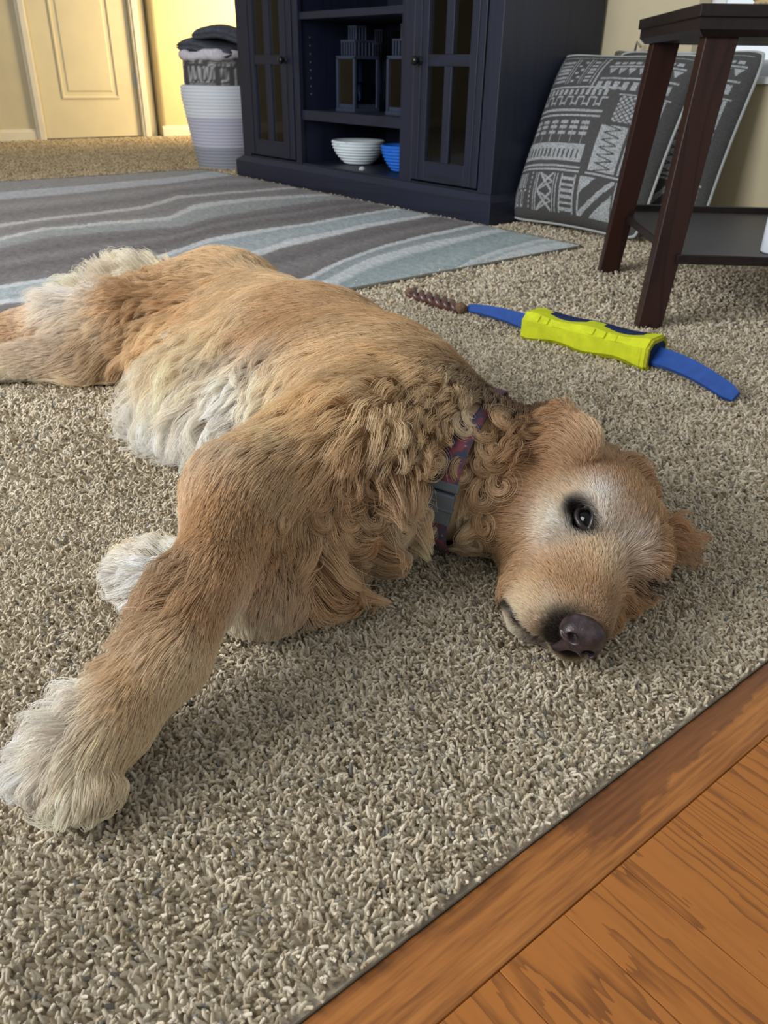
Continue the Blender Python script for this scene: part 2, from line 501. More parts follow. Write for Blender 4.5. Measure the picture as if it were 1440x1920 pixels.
# door
door = empty('door_1', ((DX0+DX1)/2, DOOR_Y+0.03, 0.0))
prop(door, 'cream moulded panel door in the far wall', kind='structure')
def door_leaf():
    w = (DX1-DX0)/2; bm = bmesh.new()
    box(bm, -w, w, 0.0, 0.035, 0.012, 2.03)
    me_o = from_bm('door_leaf', bm, M_DOOR, door)
    # two raised panels with a moulded border
    for (z0, z1) in ((0.275, 0.98), (1.12, 1.90)):
        bm = bmesh.new()
        x0, x1 = -w+0.165, w-0.142
        steps = [(0.0, -0.001), (0.004, -0.008), (0.014, -0.008), (0.024, 0.004), (0.040, 0.004), (0.058, -0.006), (0.075, -0.006)]
        rings = []
        for ins, y in steps:
            rings.append([bm.verts.new((x0+ins, y, z0+ins)), bm.verts.new((x1-ins, y, z0+ins)), bm.verts.new((x1-ins, y, z1-ins)), bm.verts.new((x0+ins, y, z1-ins))])
        for a, b in zip(rings, rings[1:]):
            for i in range(4):
                j = (i+1) % 4; bm.faces.new((a[i], a[j], b[j], b[i]))
        bm.faces.new(rings[-1])
        from_bm('door_panel', bm, M_DOOR, door)
    return me_o
door_leaf()
M_HINGE = paint('brushed_nickel', (176, 178, 180), 0.35, 0.04, 60, 0, 0.5, 0.8)
for z in (0.36, 1.05, 1.75):
    h = box_obj('hinge', (DX1-DX0)/2-0.012, (DX1-DX0)/2+0.022, -0.014, 0.0, z-0.01, z+0.095, M_HINGE, door, 0.003)
bm = bmesh.new(); lathe(bm, [(0.0, 0.0), (0.03, 0.0), (0.03, 0.006), (0.012, 0.012), (0.012, 0.035), (0.026, 0.045), (0.028, 0.06), (0.018, 0.07), (0, 0.072)], 24)
kn = from_bm('door_knob', bm, M_HINGE, door, True); kn.rotation_euler = (math.pi/2, 0, 0); kn.location = (-0.31, 0.0, 0.95)
def casing(name, x0, x1, mat=M_TRIM):
    bm = bmesh.new()
    box(bm, x0, x1, DOOR_Y-0.002, DOOR_Y+0.02, -0.004, 2.10, 0.004)
    box(bm, x0+(x1-x0)*0.25, x1-(x1-x0)*0.15, DOOR_Y-0.010, DOOR_Y+0.005, -0.004, 2.10, 0.003)
    o = from_bm(name, bm, mat); o['kind'] = 'structure'; return o
prop(casing('trim_2', DX0-0.072, DX0-0.006), 'cream casing on the left of the far door')
prop(casing('trim_3', DX1+0.008, DX1+0.075), 'cream casing on the right of the far door')
prop(casing('trim_4', 1.755, 1.822), 'white casing at the far left corner of the hall')
def base(name, x0, x1, y1, label):
    bm = bmesh.new()
    box(bm, x0, x1, y1-0.014, y1, -0.004, 0.066, 0.003)
    box(bm, x0, x1, y1-0.009, y1, 0.06, 0.080, 0.003)
    prop(from_bm(name, bm, M_TRIM), label, kind='structure')
base('baseboard_hall', -1.62, 1.754, DOOR_Y+0.02, 'cream baseboard along the far wall on the left')
base('baseboard_left', 1.823, DX0-0.073, DOOR_Y+0.02, 'cream baseboard left of the far door')
base('baseboard_back', 3.06, 5.2, DOOR_Y-0.04, 'cream baseboard under the warm lit wall')
bm = bmesh.new()
box(bm, WALL_X-0.014, WALL_X, -0.4, 2.16, -0.004, 0.066, 0.003)
prop(from_bm('baseboard_right', bm, M_TRIM), 'cream baseboard behind the cushions', kind='structure')

# ================================================================== AREA RUG
def rug():
    x0, x1, y0, y1 = -0.35, 2.195, 1.665, 4.32
    sp = 0.0075
    nx, ny = int((x1-x0)/sp)+1, int((y1-y0)/sp)+1
    X, Y = np.meshgrid(np.linspace(x0, x1, nx), np.linspace(y0, y1, ny), indexing='ij')
    Y = Y + 0.035*(X-1.3)*((y1-Y)/(y1-y0))          # near edge runs slightly askew
    # rounded corner
    P = np.stack([X.ravel(), Y.ravel(), np.zeros(X.size)], 1)
    u, v = proj(P)
    lines = [
        [(0, 345), (200, 335), (380, 318), (600, 300), (1100, 270)],
        [(0, 364), (150, 352), (300, 338), (420, 322), (600, 310), (1100, 280)],
        [(0, 379), (150, 366), (300, 350), (430, 332), (600, 325), (1100, 300)],
        [(0, 428), (83, 416), (167, 405), (267, 393), (333, 373), (480, 362), (610, 350), (1100, 320)],
        [(0, 453), (83, 433), (200, 422), (317, 413), (343, 399), (367, 388), (480, 375), (611, 369), (750, 360), (1100, 340)],
        [(0, 470), (83, 452), (200, 440), (340, 430), (400, 412), (480, 398), (611, 380), (750, 372), (1100, 350)],
        [(0, 545), (150, 520), (300, 486), (397, 453), (458, 441), (573, 426), (672, 407), (733, 397), (820, 388), (1100, 372)],
        [(0, 572), (200, 545), (400, 500), (497, 472), (535, 457), (611, 441), (688, 426), (802, 407), (900, 398), (1100, 385)],
        [(0, 640), (300, 600), (480, 560), (588, 522), (649, 491), (726, 464), (802, 445), (886, 426), (960, 415), (1100, 400)],
        [(0, 665), (300, 625), (500, 578), (611, 533), (688, 493), (764, 469), (840, 453), (920, 436), (1100, 415)],
        [(0, 760), (500, 690), (700, 600), (800, 540), (879, 499), (940, 472), (1001, 457), (1062, 448), (1100, 445)],
        [(0, 800), (500, 730), (720, 610), (820, 550), (900, 510), (960, 482), (1020, 466), (1080, 460), (1100, 458)],
    ]
    cols = []
    w = noise3(P, 5, 3, 2.2)*5.0 + noise3(P, 6, 2, 9.0)*2.0
    cols = np.stack([np.interp(u, [p[0] for p in l], [p[1] for p in l]) for l in lines], 1)
    scale = np.clip((v-250)/200.0, 0.3, 2.0)
    vv = v + w*scale*0.55
    phi = np.zeros(len(v))
    for i in range(len(lines)-1):
        m = (vv >= cols[:, i])
        fr = (vv-cols[:, i])/np.maximum(cols[:, i+1]-cols[:, i], 1e-3)
        phi = np.where(m, i+np.clip(fr, 0, 1), phi)
    beyond = vv > cols[:, -1]
    phi = np.where(beyond, len(lines)-1+np.clip((vv-cols[:, -1])/60, 0, 1), phi)
    stops = [(0, (176, 168, 162)), (0.95, (172, 166, 162)), (1.05, (205, 203, 204)), (1.9, (198, 196, 198)), (2.05, (158, 148, 143)), (2.3, (172, 166, 162)), (2.6, (146, 136, 132)), (2.93, (158, 150, 146)),
             (2.96, (208, 200, 192)), (3.12, (206, 198, 190)), (3.18, (160, 154, 148)), (3.6, (150, 141, 137)), (3.93, (164, 160, 156)),
             (3.96, (210, 205, 198)), (4.2, (208, 204, 198)), (4.3, (172, 172, 168)), (4.95, (164, 164, 160)), (5.05, (140, 132, 130)), (5.25, (128, 119, 117)), (5.4, (146, 139, 136)), (5.6, (124, 115, 113)), (5.95, (138, 131, 129)),
             (5.98, (206, 206, 204)), (6.12, (208, 208, 206)), (6.18, (166, 176, 178)), (6.6, (174, 182, 182)), (6.93, (168, 176, 178)),
             (6.96, (210, 211, 210)), (7.1, (206, 207, 206)), (7.15, (134, 127, 125)), (7.4, (120, 113, 112)), (7.6, (138, 131, 129)), (7.95, (124, 117, 116)),
             (7.98, (204, 206, 205)), (8.2, (200, 204, 204)), (8.3, (150, 158, 158)), (8.9, (160, 168, 168)), (8.95, (200, 204, 204)), (9.12, (198, 203, 203)),
             (9.2, (150, 165, 166)), (9.6, (166, 180, 180)), (9.92, (156, 170, 171)), (9.95, (206, 210, 209)), (10.3, (190, 196, 195)), (10.4, (168, 180, 180)), (10.8, (206, 210, 209)), (11.1, (200, 205, 204)), (11.3, (176, 188, 188)), (12, (168, 182, 182))]
    sx = [s[0] for s in stops]; cc = np.array([s[1] for s in stops], float)
    RGB = np.stack([np.interp(phi, sx, cc[:, i]) for i in range(3)], 1)
    RGB *= (1 + 0.05*noise3(P, 8, 3, 30.0) + 0.05*RNG.standard_normal(len(P))*0.6)[:, None]
    RGB = np.clip(RGB, 0, 255); RGB = RGB*0.75+RGB.mean(1, keepdims=True)*0.25; RGB = lin(RGB)*1.0
    Z = 0.0085 + 0.0012*noise3(P, 4, 2, 60.0) + 0.0010*RNG.standard_normal(len(P))
    idx = np.arange(nx*ny).reshape(nx, ny)
    faces = np.stack([idx[:-1, :-1].ravel(), idx[1:, :-1].ravel(), idx[1:, 1:].ravel(), idx[:-1, 1:].ravel()], 1)
    P[:, 2] = Z
    root = empty('area_rug', (0.9, 3.0, 0))
    prop(root, 'grey and pale blue rug with flowing wavy stripes', 'rug')
    off = np.array([0.9, 3.0, 0])
    me = np_mesh('pile', P-off, faces)
    vcol(me, RGB)
    link('pile', me, attr_mat('rug_pile', 0.95, 0.05, 0.5, 260.0), root)
    # bound edge
    bm = bmesh.new()
    e = 0.003
    def pt(a, b): 
        yy = b + 0.035*(a-1.3)*((y1-b)/(y1-y0)); return (a-off[0], yy-off[1], 0.005)
    loop = [pt(x0, y0), pt(x1-0.02, y0-e), pt(x1+e*0.5, y0+0.004), pt(x1+e, y0+0.03), pt(x1+e, y1), pt(x0, y1)]
    tube(bm, loop, 0.0062, 8)
    from_bm('binding', bm, paint('rug_binding', (120, 116, 108), 0.9, 0.1, 200, 0.3, 0.1), root, True)
    return root
rug()

# ================================================================== TV CABINET
M_CAB = wood_mat('dark_cabinet_wood', (20, 27, 50), (9, 12, 25), 'Z', 1.2, 0.50, 0.6, 7.0, (0.3, 0.9), 0.10)
M_CABY = wood_mat('dark_cabinet_rail', (20, 27, 50), (9, 12, 25), 'Y', 1.2, 0.50, 0.6, 7.0, (0.3, 0.9), 0.10)
M_GLASS = glass_mat('cabinet_glass')
M_KNOB = paint('black_knob', (22, 22, 26), 0.22, 0.05, 20, 0, 0.6, 0.3)
M_PIN = paint('shelf_pin_hole', (120, 112, 100), 0.5, 0.05)
CX0, CX1, CY0, CY1, CTOP = 2.25, 2.775, 2.175, 3.958, 0.93
cab = empty('tv_cabinet', (CX0, (CY0+CY1)/2, 0))
prop(cab, 'long dark wood cabinet with glass doors and open middle shelves', 'cabinet')
def cp(name, x0, x1, y0, y1, z0, z1, mat=M_CAB, parent=None, bev=0.0015):
    p = parent or cab
    o = box_obj(name, x0-CX0, x1-CX0, y0-(CY0+CY1)/2, y1-(CY0+CY1)/2, z0, z1, mat, p, bev)
    if parent is not None:
        o.matrix_parent_inverse = Matrix.Identity(4)
    return o
# plinth with a bevelled top edge
bm = bmesh.new()
ym = (CY0+CY1)/2
box(bm, -0.022, CX1-CX0, CY0-ym-0.022, CY1-ym+0.05, -0.002, 0.082, 0.002)
a = [(-0.022, CY0-ym-0.022), (CX1-CX0, CY0-ym-0.022), (CX1-CX0, CY1-ym+0.05), (-0.022, CY1-ym+0.05)]
b = [(-0.002, CY0-ym-0.002), (CX1-CX0, CY0-ym-0.002), (CX1-CX0, CY1-ym+0.006), (-0.002, CY1-ym+0.006)]
hexa(bm, [(x, y, 0.082) for x, y in a], [(x, y, 0.106) for x, y in b])
from_bm('plinth', bm, M_CABY, cab)
cp('side_panel', CX0+0.02, CX1, CY0, CY0+0.022, 0.10, CTOP)
cp('side_panel', CX0+0.02, CX1, CY1-0.022, CY1, 0.10, CTOP)
cp('back_panel', CX1-0.012, CX1, CY0+0.022, CY1-0.022, 0.10, CTOP, M_CAB)
cp('bottom_deck', CX0+0.005, CX1-0.012, CY0+0.022, CY1-0.022, 0.100, 0.113, M_CABY)
cp('partition', CX0+0.02, CX1-0.012, 2.672, 2.694, 0.113, CTOP)
cp('partition', CX0+0.02, CX1-0.012, 3.430, 3.452, 0.113, CTOP)
cp('cabinet_top', CX0-0.03, CX1, CY0-0.03, CY1+0.03, CTOP, CTOP+0.035, M_CABY, None, 0.004)
# face frame
cp('face_stile', CX0, CX0+0.022, CY0, 2.246, 0.106, CTOP)
cp('face_stile', CX0, CX0+0.022, 2.628, 2.702, 0.106, CTOP)
cp('face_stile', CX0, CX0+0.022, 3.420, 3.464, 0.106, CTOP)
cp('face_stile', CX0, CX0+0.022, 3.886, CY1, 0.106, CTOP)
cp('shelf', CX0+0.010, CX1-0.012, 2.694, 3.430, 0.296, 0.336, M_CABY)
cp('shelf', CX0+0.010, CX1-0.012, 2.694, 3.430, 0.689, 0.716, M_CABY)
for z in (0.40, 0.432, 0.464, 0.496, 0.528, 0.560, 0.592, 0.624):
    bm = bmesh.new(); bmesh.ops.create_circle(bm, cap_ends=True, radius=0.0035, segments=10)
    o = from_bm('shelf_pin', bm, M_PIN, cab); o.rotation_euler = (math.pi/2, 0, 0)
    o.location = (0.07, 3.4295-ym, z)
def cab_door(ya, yb, panes, knob_y):
    d = empty('cabinet_door', (0, 0, 0)); d.parent = cab
    x0, x1 = CX0-0.004, CX0+0.018
    (p0, p1), (p2, p3) = panes
    zb, zr0, zr1, zt = 0.192, 0.516, 0.554, 0.86
    cp('stile', x0, x1, ya, p0, 0.121, CTOP-0.02, M_CAB, d)
    cp('stile', x0, x1, p3, yb, 0.121, CTOP-0.02, M_CAB, d)
    cp('rail', x0, x1, p0, p3, 0.121, zb, M_CABY, d)
    cp('rail', x0, x1, p0, p3, zt, CTOP-0.02, M_CABY, d)
    cp('rail', x0+0.002, x1, p0, p3, zr0, zr1, M_CABY, d)
    for (q0, q1) in ((zb, zr0), (zr1, zt)):
        cp('mullion', x0+0.002, x1, p1, p2, q0, q1, M_CAB, d)
        for (s0, s1) in panes:
            cp('pane', x0+0.010, x0+0.013, s0, s1, q0, q1, M_GLASS, d, 0.0)
    # applied bead on the stiles
    for yy in ((ya+p0)/2, (p3+yb)/2):
        cp('bead', x0-0.003, x0, yy-0.004, yy+0.004, 0.125, CTOP-0.025, M_CAB, d)
    bm = bmesh.new(); lathe(bm, [(0, 0), (0.0155, 0), (0.0155, 0.003), (0.007, 0.006), (0.0065, 0.014), (0.012, 0.018), (0.0165, 0.026), (0.0155, 0.034), (0.009, 0.039), (0, 0.040)], 24)
    k = from_bm('knob', bm, M_KNOB, d, True)
    k.rotation_euler = (0, -math.pi/2, 0); k.location = (x0-CX0, knob_y-ym, 0.534)
    return d
cab_door(2.250, 2.624, ((2.322, 2.414), (2.454, 2.545)), 2.588)
cab_door(3.468, 3.882, ((3.566, 3.660), (3.706, 3.803)), 3.518)

# things on the shelves
M_LANT = paint('blue_grey_metal', (50, 58, 76), 0.5, 0.08, 40, 0.1, 0.4)
M_LGLASS = glass_mat('lantern_glass', (215, 225, 235))
M_BULB = glass_mat('clear_jar', (230, 235, 240))
def lantern(x, y, s, label):
    r = empty('lantern', (x, y, 0.336)); w = 0.062*s
    prop(r, label, 'lantern', 'metal lanterns on the cabinet shelf')
    def b(name, *q, mat=M_LANT): return box_obj(name, *q, mat, r, 0.001)
    b('base', -w-0.008, w+0.008, -w-0.008, w+0.008, 0.0, 0.014)
    b('foot_frame', -w, w, -w, w, 0.014, 0.03)
    h0, h1 = 0.03, 0.205*s
    for sx in (-1, 1):
        for sy in (-1, 1):
            b('post', sx*w-0.006, sx*w+0.006, sy*w-0.006, sy*w+0.006, 0.014, h1+0.006)
    for sx, sy in ((-1, 0), (1, 0), (0, -1), (0, 1)):
        if sx: b('pane', sx*w-0.001, sx*w+0.001, -w+0.006, w-0.006, h0, h1, mat=M_LGLASS)
        else: b('pane', -w+0.006, w-0.006, sy*w-0.001, sy*w+0.001, h0, h1, mat=M_LGLASS)
    b('roof', -w-0.006, w+0.006, -w-0.006, w+0.006, h1, h1+0.012)
    def vent(wv, z0, z1, n):
        b('vent_core', -wv+0.006, wv-0.006, -wv+0.006, wv-0.006, z0, z1, mat=M_CAB)
        b('vent_cap', -wv-0.002, wv+0.002, -wv-0.002, wv+0.002, z1, z1+0.008)
        for i in range(n):
            t = -wv+0.003+(2*wv-0.006)*i/(n-1)
            b('slat', -wv-0.001, -wv+0.005, t-0.0035, t+0.0035, z0, z1)
            b('slat', t-0.0035, t+0.0035, -wv-0.001, -wv+0.005, z0, z1)
    vent(w*0.82, h1+0.012, h1+0.064*s, 6)
    vent(w*0.45, h1+0.072*s, h1+0.118*s, 4)
    bm = bmesh.new(); lathe(bm, [(0.0, 0.0), (0.030, 0.0), (0.034, 0.012), (0.034, 0.06), (0.030, 0.07), (0.031, 0.085), (0.029, 0.085), (0.028, 0.07), (0.032, 0.058), (0.032, 0.012), (0.0, 0.004)], 28)
    j = from_bm('glass_cup', bm, M_BULB, r, True); j.location = (0, 0, 0.031)
    return r
p = pix(642, 203, 0.336)
lantern(2.425, 3.215, 1.0, 'blue grey metal lantern with slatted chimney near the left partition')
lantern(2.43, 2.865, 1.0, 'blue grey metal lantern half hidden behind the right cabinet door stile')
lantern(2.66, 3.33, 0.99, 'dim metal lantern standing behind the left one on the shelf')

def coil_bowl(name, x, y, z, r, h, colfun, label, cat='bowl', rings=8):
    root = empty(name, (x, y, z))
    prop(root, label, cat, 'coiled bowls on the bottom shelf')
    bm = bmesh.new()
    prof = [(0.0, 0.0)]
    rr = lambda t: r*(0.46 + 0.54*math.sin(t*math.pi/2)**0.8)-0.005
    for i in range(rings):
        for q in (0.0, 0.2, 0.4, 0.6, 0.8):
            t = (i+q)/rings
            prof.append((rr(t) + 0.0075*math.sin(q*math.pi)**0.7, h*t))
    prof.append((r, h)); prof.append((r-0.008, h+0.002)); prof.append((r-0.016, h-0.004))
    for i in range(6, -1, -1):
        t = i/7; prof.append((r*(0.42+0.5*math.sin(t*math.pi/2)**0.8)-0.008, h*t+0.008))
    prof.append((0, 0.010))
    lathe(bm, prof, 72)
    o = from_bm('shell', bm, colfun, root, True)
    return root
def bowl_mat(name, a, b, seed):
    t = NT(name)
    w = t.n('ShaderNodeTexNoise'); v = t.coords('Object', (14, 14, 120)); t.l(v, w.inputs['Vector']); w.inputs['Scale'].default_value = 1.6
    t.l(t.ramp(w.outputs['Fac'], [(0.28, b), (0.36, a), (1.0, a)]), t.b.inputs['Base Color'])
    t.b.inputs['Roughness'].default_value = 0.7
    t.bump(t.noise(t.coords(), 400, 2), 0.3, 0.001)
    return t.m
coil_bowl('woven_bowl', 2.455, 3.245, 0.1135, 0.125, 0.100, bowl_mat('white_coil', (226, 236, 240), (140, 175, 185), 1), 'white coiled bowl with thin blue green lines on the bottom shelf')
coil_bowl('woven_bowl', 2.43, 2.885, 0.1135, 0.100, 0.105, bowl_mat('blue_coil', (30, 110, 215), (20, 80, 180), 2), 'bright blue coiled bowl beside the white one on the bottom shelf')
# things behind the glass doors
M_PLATE = paint('pale_glaze', (120, 140, 165), 0.25, 0.05, 8, 0, 0.5)
M_BOOK1 = paint('navy_cloth', (30, 52, 110), 0.8, 0.1, 80)
M_BOOK2 = paint('teal_cloth', (60, 125, 135), 0.8, 0.1, 80)
M_PAPER = paint('page_white', (205, 205, 200), 0.8, 0.05, 60)
def book(x, y, z, w, d, h, mat, label, cat='book', grp='books behind the left glass door'):
    r = empty('book', (x, y, z)); prop(r, label, cat, grp)
    box_obj('cover', -d/2, d/2, -w/2, -w/2+0.003, 0, h, mat, r, 0.0008)
    box_obj('cover', -d/2, d/2, w/2-0.003, w/2, 0, h, mat, r, 0.0008)
    box_obj('spine', -d/2, -d/2+0.003, -w/2, w/2, 0, h, mat, r, 0.0008)
    box_obj('pages', -d/2+0.003, d/2-0.004, -w/2+0.003, w/2-0.003, 0.003, h-0.003, M_PAPER, r, 0.0)
    return r
for ya, yb in ((CY0+0.022, 2.672), (3.452, CY1-0.022)):
    cp('shelf', CX0+0.06, CX1-0.012, ya, yb, 0.50, 0.52, M_CABY)
cp('shelf', CX0+0.10, CX1-0.012, 3.452, CY1-0.022, 0.30, 0.318, M_CABY)
book(2.42, 3.60, 0.3185, 0.045, 0.17, 0.17, M_BOOK1, 'navy book behind the lower left glass panes')
book(2.42, 3.655, 0.3185, 0.035, 0.17, 0.15, M_BOOK2, 'teal book beside the navy one behind lower left glass')
book(2.42, 3.60, 0.5205, 0.06, 0.16, 0.06, M_BOOK2, 'small teal book behind the upper left glass panes')
bm = bmesh.new(); lathe(bm, [(0, 0), (0.06, 0), (0.065, 0.004), (0.10, 0.014), (0.10, 0.018), (0.064, 0.010), (0, 0.008)], 48)
pl = from_bm('plate', bm, M_PLATE, None, True)
pl.rotation_euler = (0, -math.radians(78), 0); pl.location = (2.52, 2.50, 0.622)
prop(pl, 'pale blue round plate standing behind the upper right glass', 'plate')

bm = bmesh.new(); bmesh.ops.create_icosphere(bm, subdivisions=3, radius=0.011)
for v in bm.verts: v.co *= 1+0.35*random.uniform(-1, 1); v.co.z *= 0.7
_q = pix(679, 317, 0.12)
o = from_bm('paper_scrap', bm, M_PAPER); o.location = (max(_q[0], 2.285), _q[1], 0.1215)
prop(o, 'tiny crumpled white paper scrap in front of the white bowl', 'paper')

# ------------------------------------------------------------------ woven print, painted once into an array
def kilim(n=300, seed=3):
    A = np.zeros((n, n), np.float32)                 # [v from bottom, u]
    r = np.random.default_rng(seed)
    V, U = np.meshgrid((np.arange(n)+0.5)/n, (np.arange(n)+0.5)/n, indexing='ij')
    def rect(u0, u1, v0, v1, val=1.0): A[(U >= u0) & (U < u1) & (V >= v0) & (V < v1)] = val
    def hline(v, u0, u1, t=0.008): rect(u0, u1, v-t/2, v+t/2)
    def vline(u, v0, v1, t=0.008): rect(u-t/2, u+t/2, v0, v1)
    def row_rects(u0, u1, v0, v1, k, duty=0.6, val=1.0):
        m = (U >= u0) & (U < u1) & (V >= v0) & (V < v1) & (((U-u0)/(u1-u0)*k) % 1 < duty); A[m] = val
    def zig(u0, u1, v0, v1, k, t, vertical=True, val=1.0):
        if vertical:
            ph = ((V-v0)/(v1-v0)*k) % 1; c = u0+(u1-u0)*np.where(ph < 0.5, ph*2, 2-ph*2); m = (abs(U-c) < t)
        else:
            ph = ((U-u0)/(u1-u0)*k) % 1; c = v0+(v1-v0)*np.where(ph < 0.5, ph*2, 2-ph*2); m = (abs(V-c) < t)
        A[m & (U >= u0) & (U < u1) & (V >= v0) & (V < v1)] = val
    def tris(u0, u1, v0, v1, k, val=1.0):
        ph = ((U-u0)/(u1-u0)*k) % 1; h = (V-v0)/(v1-v0)
        A[(U >= u0) & (U < u1) & (h >= 0) & (h < 1) & (abs(ph-0.5) < 0.42*h)] = val
    def lattice(u0, u1, v0, v1, k, val=1.0):
        a = ((U-u0)/(u1-u0)*k + (V-v0)/(v1-v0)*k*1.3) % 1; b = ((U-u0)/(u1-u0)*k - (V-v0)/(v1-v0)*k*1.3) % 1
        A[(U >= u0) & (U < u1) & (V >= v0) & (V < v1) & (a > 0.28) & (b > 0.28)] = val
    def key(u0, u1, v0, v1, k):
        ph = ((U-u0)/(u1-u0)*k) % 1; vm = (v0+v1)/2; t = 0.010
        m = (U >= u0) & (U < u1) & (V >= v0) & (V < v1)
        A[m & (abs(V-np.where(ph < 0.5, v0+t, vm)) < t*0.6)] = 1
        A[m & (V < vm) & ((ph < 0.10) | (abs(ph-0.5) < 0.05))] = 1
        A[m & (V > vm+0.012) & (((ph*2) % 1) < 0.55)] = 1
    # left block, from the top
    for i, (a, b) in enumerate(((0.06, 0.20), (0.22, 0.31), (0.33, 0.41))):
        vline(a, 0.78, 0.95); vline(b, 0.78, 0.95)
        for k in range(6): rect(a+0.015, b-0.015, 0.79+k*0.026, 0.804+k*0.026) if i != 1 else rect(a+0.02+0.03*(k % 2), a+0.045+0.03*(k % 2), 0.79+k*0.026, 0.804+k*0.026)
    hline(0.965, 0.04, 0.96, 0.006)
    vline(0.44, 0.72, 0.96, 0.014)
    hline(0.755, 0.05, 0.66, 0.010)
    key(0.06, 0.60, 0.645, 0.745, 6)
    hline(0.615, 0.04, 0.60, 0.016); hline(0.585, 0.04, 0.60, 0.007)
    for k in range(6):
        c = 0.09+k*0.085
        vline(c, 0.43, 0.56, 0.006)
        for v in (0.545, 0.515, 0.485): rect(c-0.03, c+0.03, v-0.008, v+0.008)
    rect(0.05, 0.56, 0.325, 0.425); row_rects(0.07, 0.55, 0.345, 0.395, 13, 0.4, 0.0)
    hline(0.295, 0.04, 0.57, 0.008); hline(0.272, 0.04, 0.57, 0.012)
    # right block
    row_rects(0.50, 0.94, 0.915, 0.93, 9, 0.7); hline(0.895, 0.48, 0.95)
    tris(0.49, 0.95, 0.84, 0.885, 7); hline(0.815, 0.47, 0.95, 0.010)
    row_rects(0.47, 0.95, 0.745, 0.795, 8, 0.62); hline(0.72, 0.66, 0.95)
    lattice(0.68, 0.82, 0.565, 0.71, 4); row_rects(0.85, 0.95, 0.565, 0.71, 3, 0.5)
    rect(0.63, 0.80, 0.29, 0.545); zig(0.66, 0.77, 0.29, 0.545, 6, 0.017, True, 0.0)
    for u in (0.825, 0.855, 0.93): vline(u, 0.29, 0.545, 0.009)
    zig(0.87, 0.92, 0.29, 0.545, 8, 0.006)
    hline(0.272, 0.62, 0.96, 0.012)
    # bottom row of small squares
    us = [0.05, 0.16, 0.235, 0.40, 0.47, 0.58, 0.62, 0.82, 0.95]
    vline(0.06, 0.05, 0.255); key(0.075, 0.16, 0.06, 0.25, 2)
    for v in np.arange(0.06, 0.25, 0.026): rect(0.19, 0.205, v, v+0.014)
    for u in (0.235, 0.255, 0.40, 0.42): vline(u, 0.05, 0.255, 0.007)
    zig(0.265, 0.39, 0.05, 0.255, 2, 0.012); zig(0.39, 0.265, 0.05, 0.255, 2, 0.012)
    m = (U > 0.265) & (U < 0.39) & (V > 0.05) & (V < 0.255)
    A[m & (abs(abs(U-0.3275)/0.0625 - abs(((V-0.05)/0.205*2) % 1*2-1)) < 0.18)] = 1
    for v in np.arange(0.06, 0.25, 0.032): rect(0.46, 0.55, v, v+0.016)
    vline(0.455, 0.05, 0.255, 0.007); vline(0.555, 0.05, 0.255, 0.007)
    m = (U > 0.60) & (U < 0.82) & (V > 0.05) & (V < 0.255)
    A[m & (abs((U-0.60)/0.22-(V-0.05)/0.205) < 0.09)] = 1
    A[m & ((U-0.60)/0.22 - (V-0.05)/0.205 > 0.35)] = 1
    A[m & ((V-0.05)/0.205 - (U-0.60)/0.22 > 0.55)] = 1
    for u in (0.595, 0.835, 0.86): vline(u, 0.05, 0.255, 0.007)
    for v in np.arange(0.06, 0.25, 0.03): rect(0.875, 0.95, v, v+0.013)
    # worn weave: the light thread breaks up
    rough = r.random((n, n)).astype(np.float32)
    A = A*np.where(rough > 0.22, 1, 0.35)*(0.6+0.4*r.random((n, n)))
    return A
KIL = kilim()
def kil_sample(u, v):
    n = KIL.shape[0]
    i = np.clip((v*n).astype(int), 0, n-1); j = np.clip((u*n).astype(int), 0, n-1)
    return KIL[i, j]

M_PRINT = attr_mat('woven_print', 0.95, 0.05, 0.35, 500.0)
M_CANVAS = paint('beige_canvas', (150, 143, 126), 0.9, 0.05, 120, 0.3, 0.1)
M_CORD = paint('pale_piping', (176, 178, 176), 0.85, 0.05, 200, 0.2, 0.1)

def pillow_surface(w, h, thick, n, side):
    U, V = np.meshgrid(np.linspace(0, 1, n), np.linspace(0, 1, n), indexing='ij')
    a, b = 2*U-1, 2*V-1
    prof = np.clip(1-np.abs(a)**2.4, 0, 1)**0.60*np.clip(1-np.abs(b)**2.4, 0, 1)**0.60
    pin = 1-0.06*(np.abs(a)**2)*(1-np.abs(b))*0 
    # sides draw in between the corners
    x = a*w/2*(1-0.05*(1-b*b)); z = b*h/2*(1-0.05*(1-a*a))
    cr = 1-0.055*(np.abs(a)*np.abs(b))**6
    x, z = x*cr, z*cr
    q = np.stack([x.ravel(), z.ravel(), np.zeros(x.size)], 1)
    wr = noise3(q+side*3, 2, 3, 7.0).reshape(x.shape)*0.010*np.clip(prof*1.4, 0, 1)
    y = side*(thick/2*prof + wr*np.sqrt(np.clip(prof, 0, 1)))
    P = np.stack([x.ravel(), y.ravel(), (z+h/2).ravel()], 1)
    idx = np.arange(n*n).reshape(n, n)
    f = np.stack([idx[:-1, :-1].ravel(), idx[1:, :-1].ravel(), idx[1:, 1:].ravel(), idx[:-1, 1:].ravel()], 1)
    if side > 0: f = f[:, ::-1]
    return P, f, U.ravel(), V.ravel()

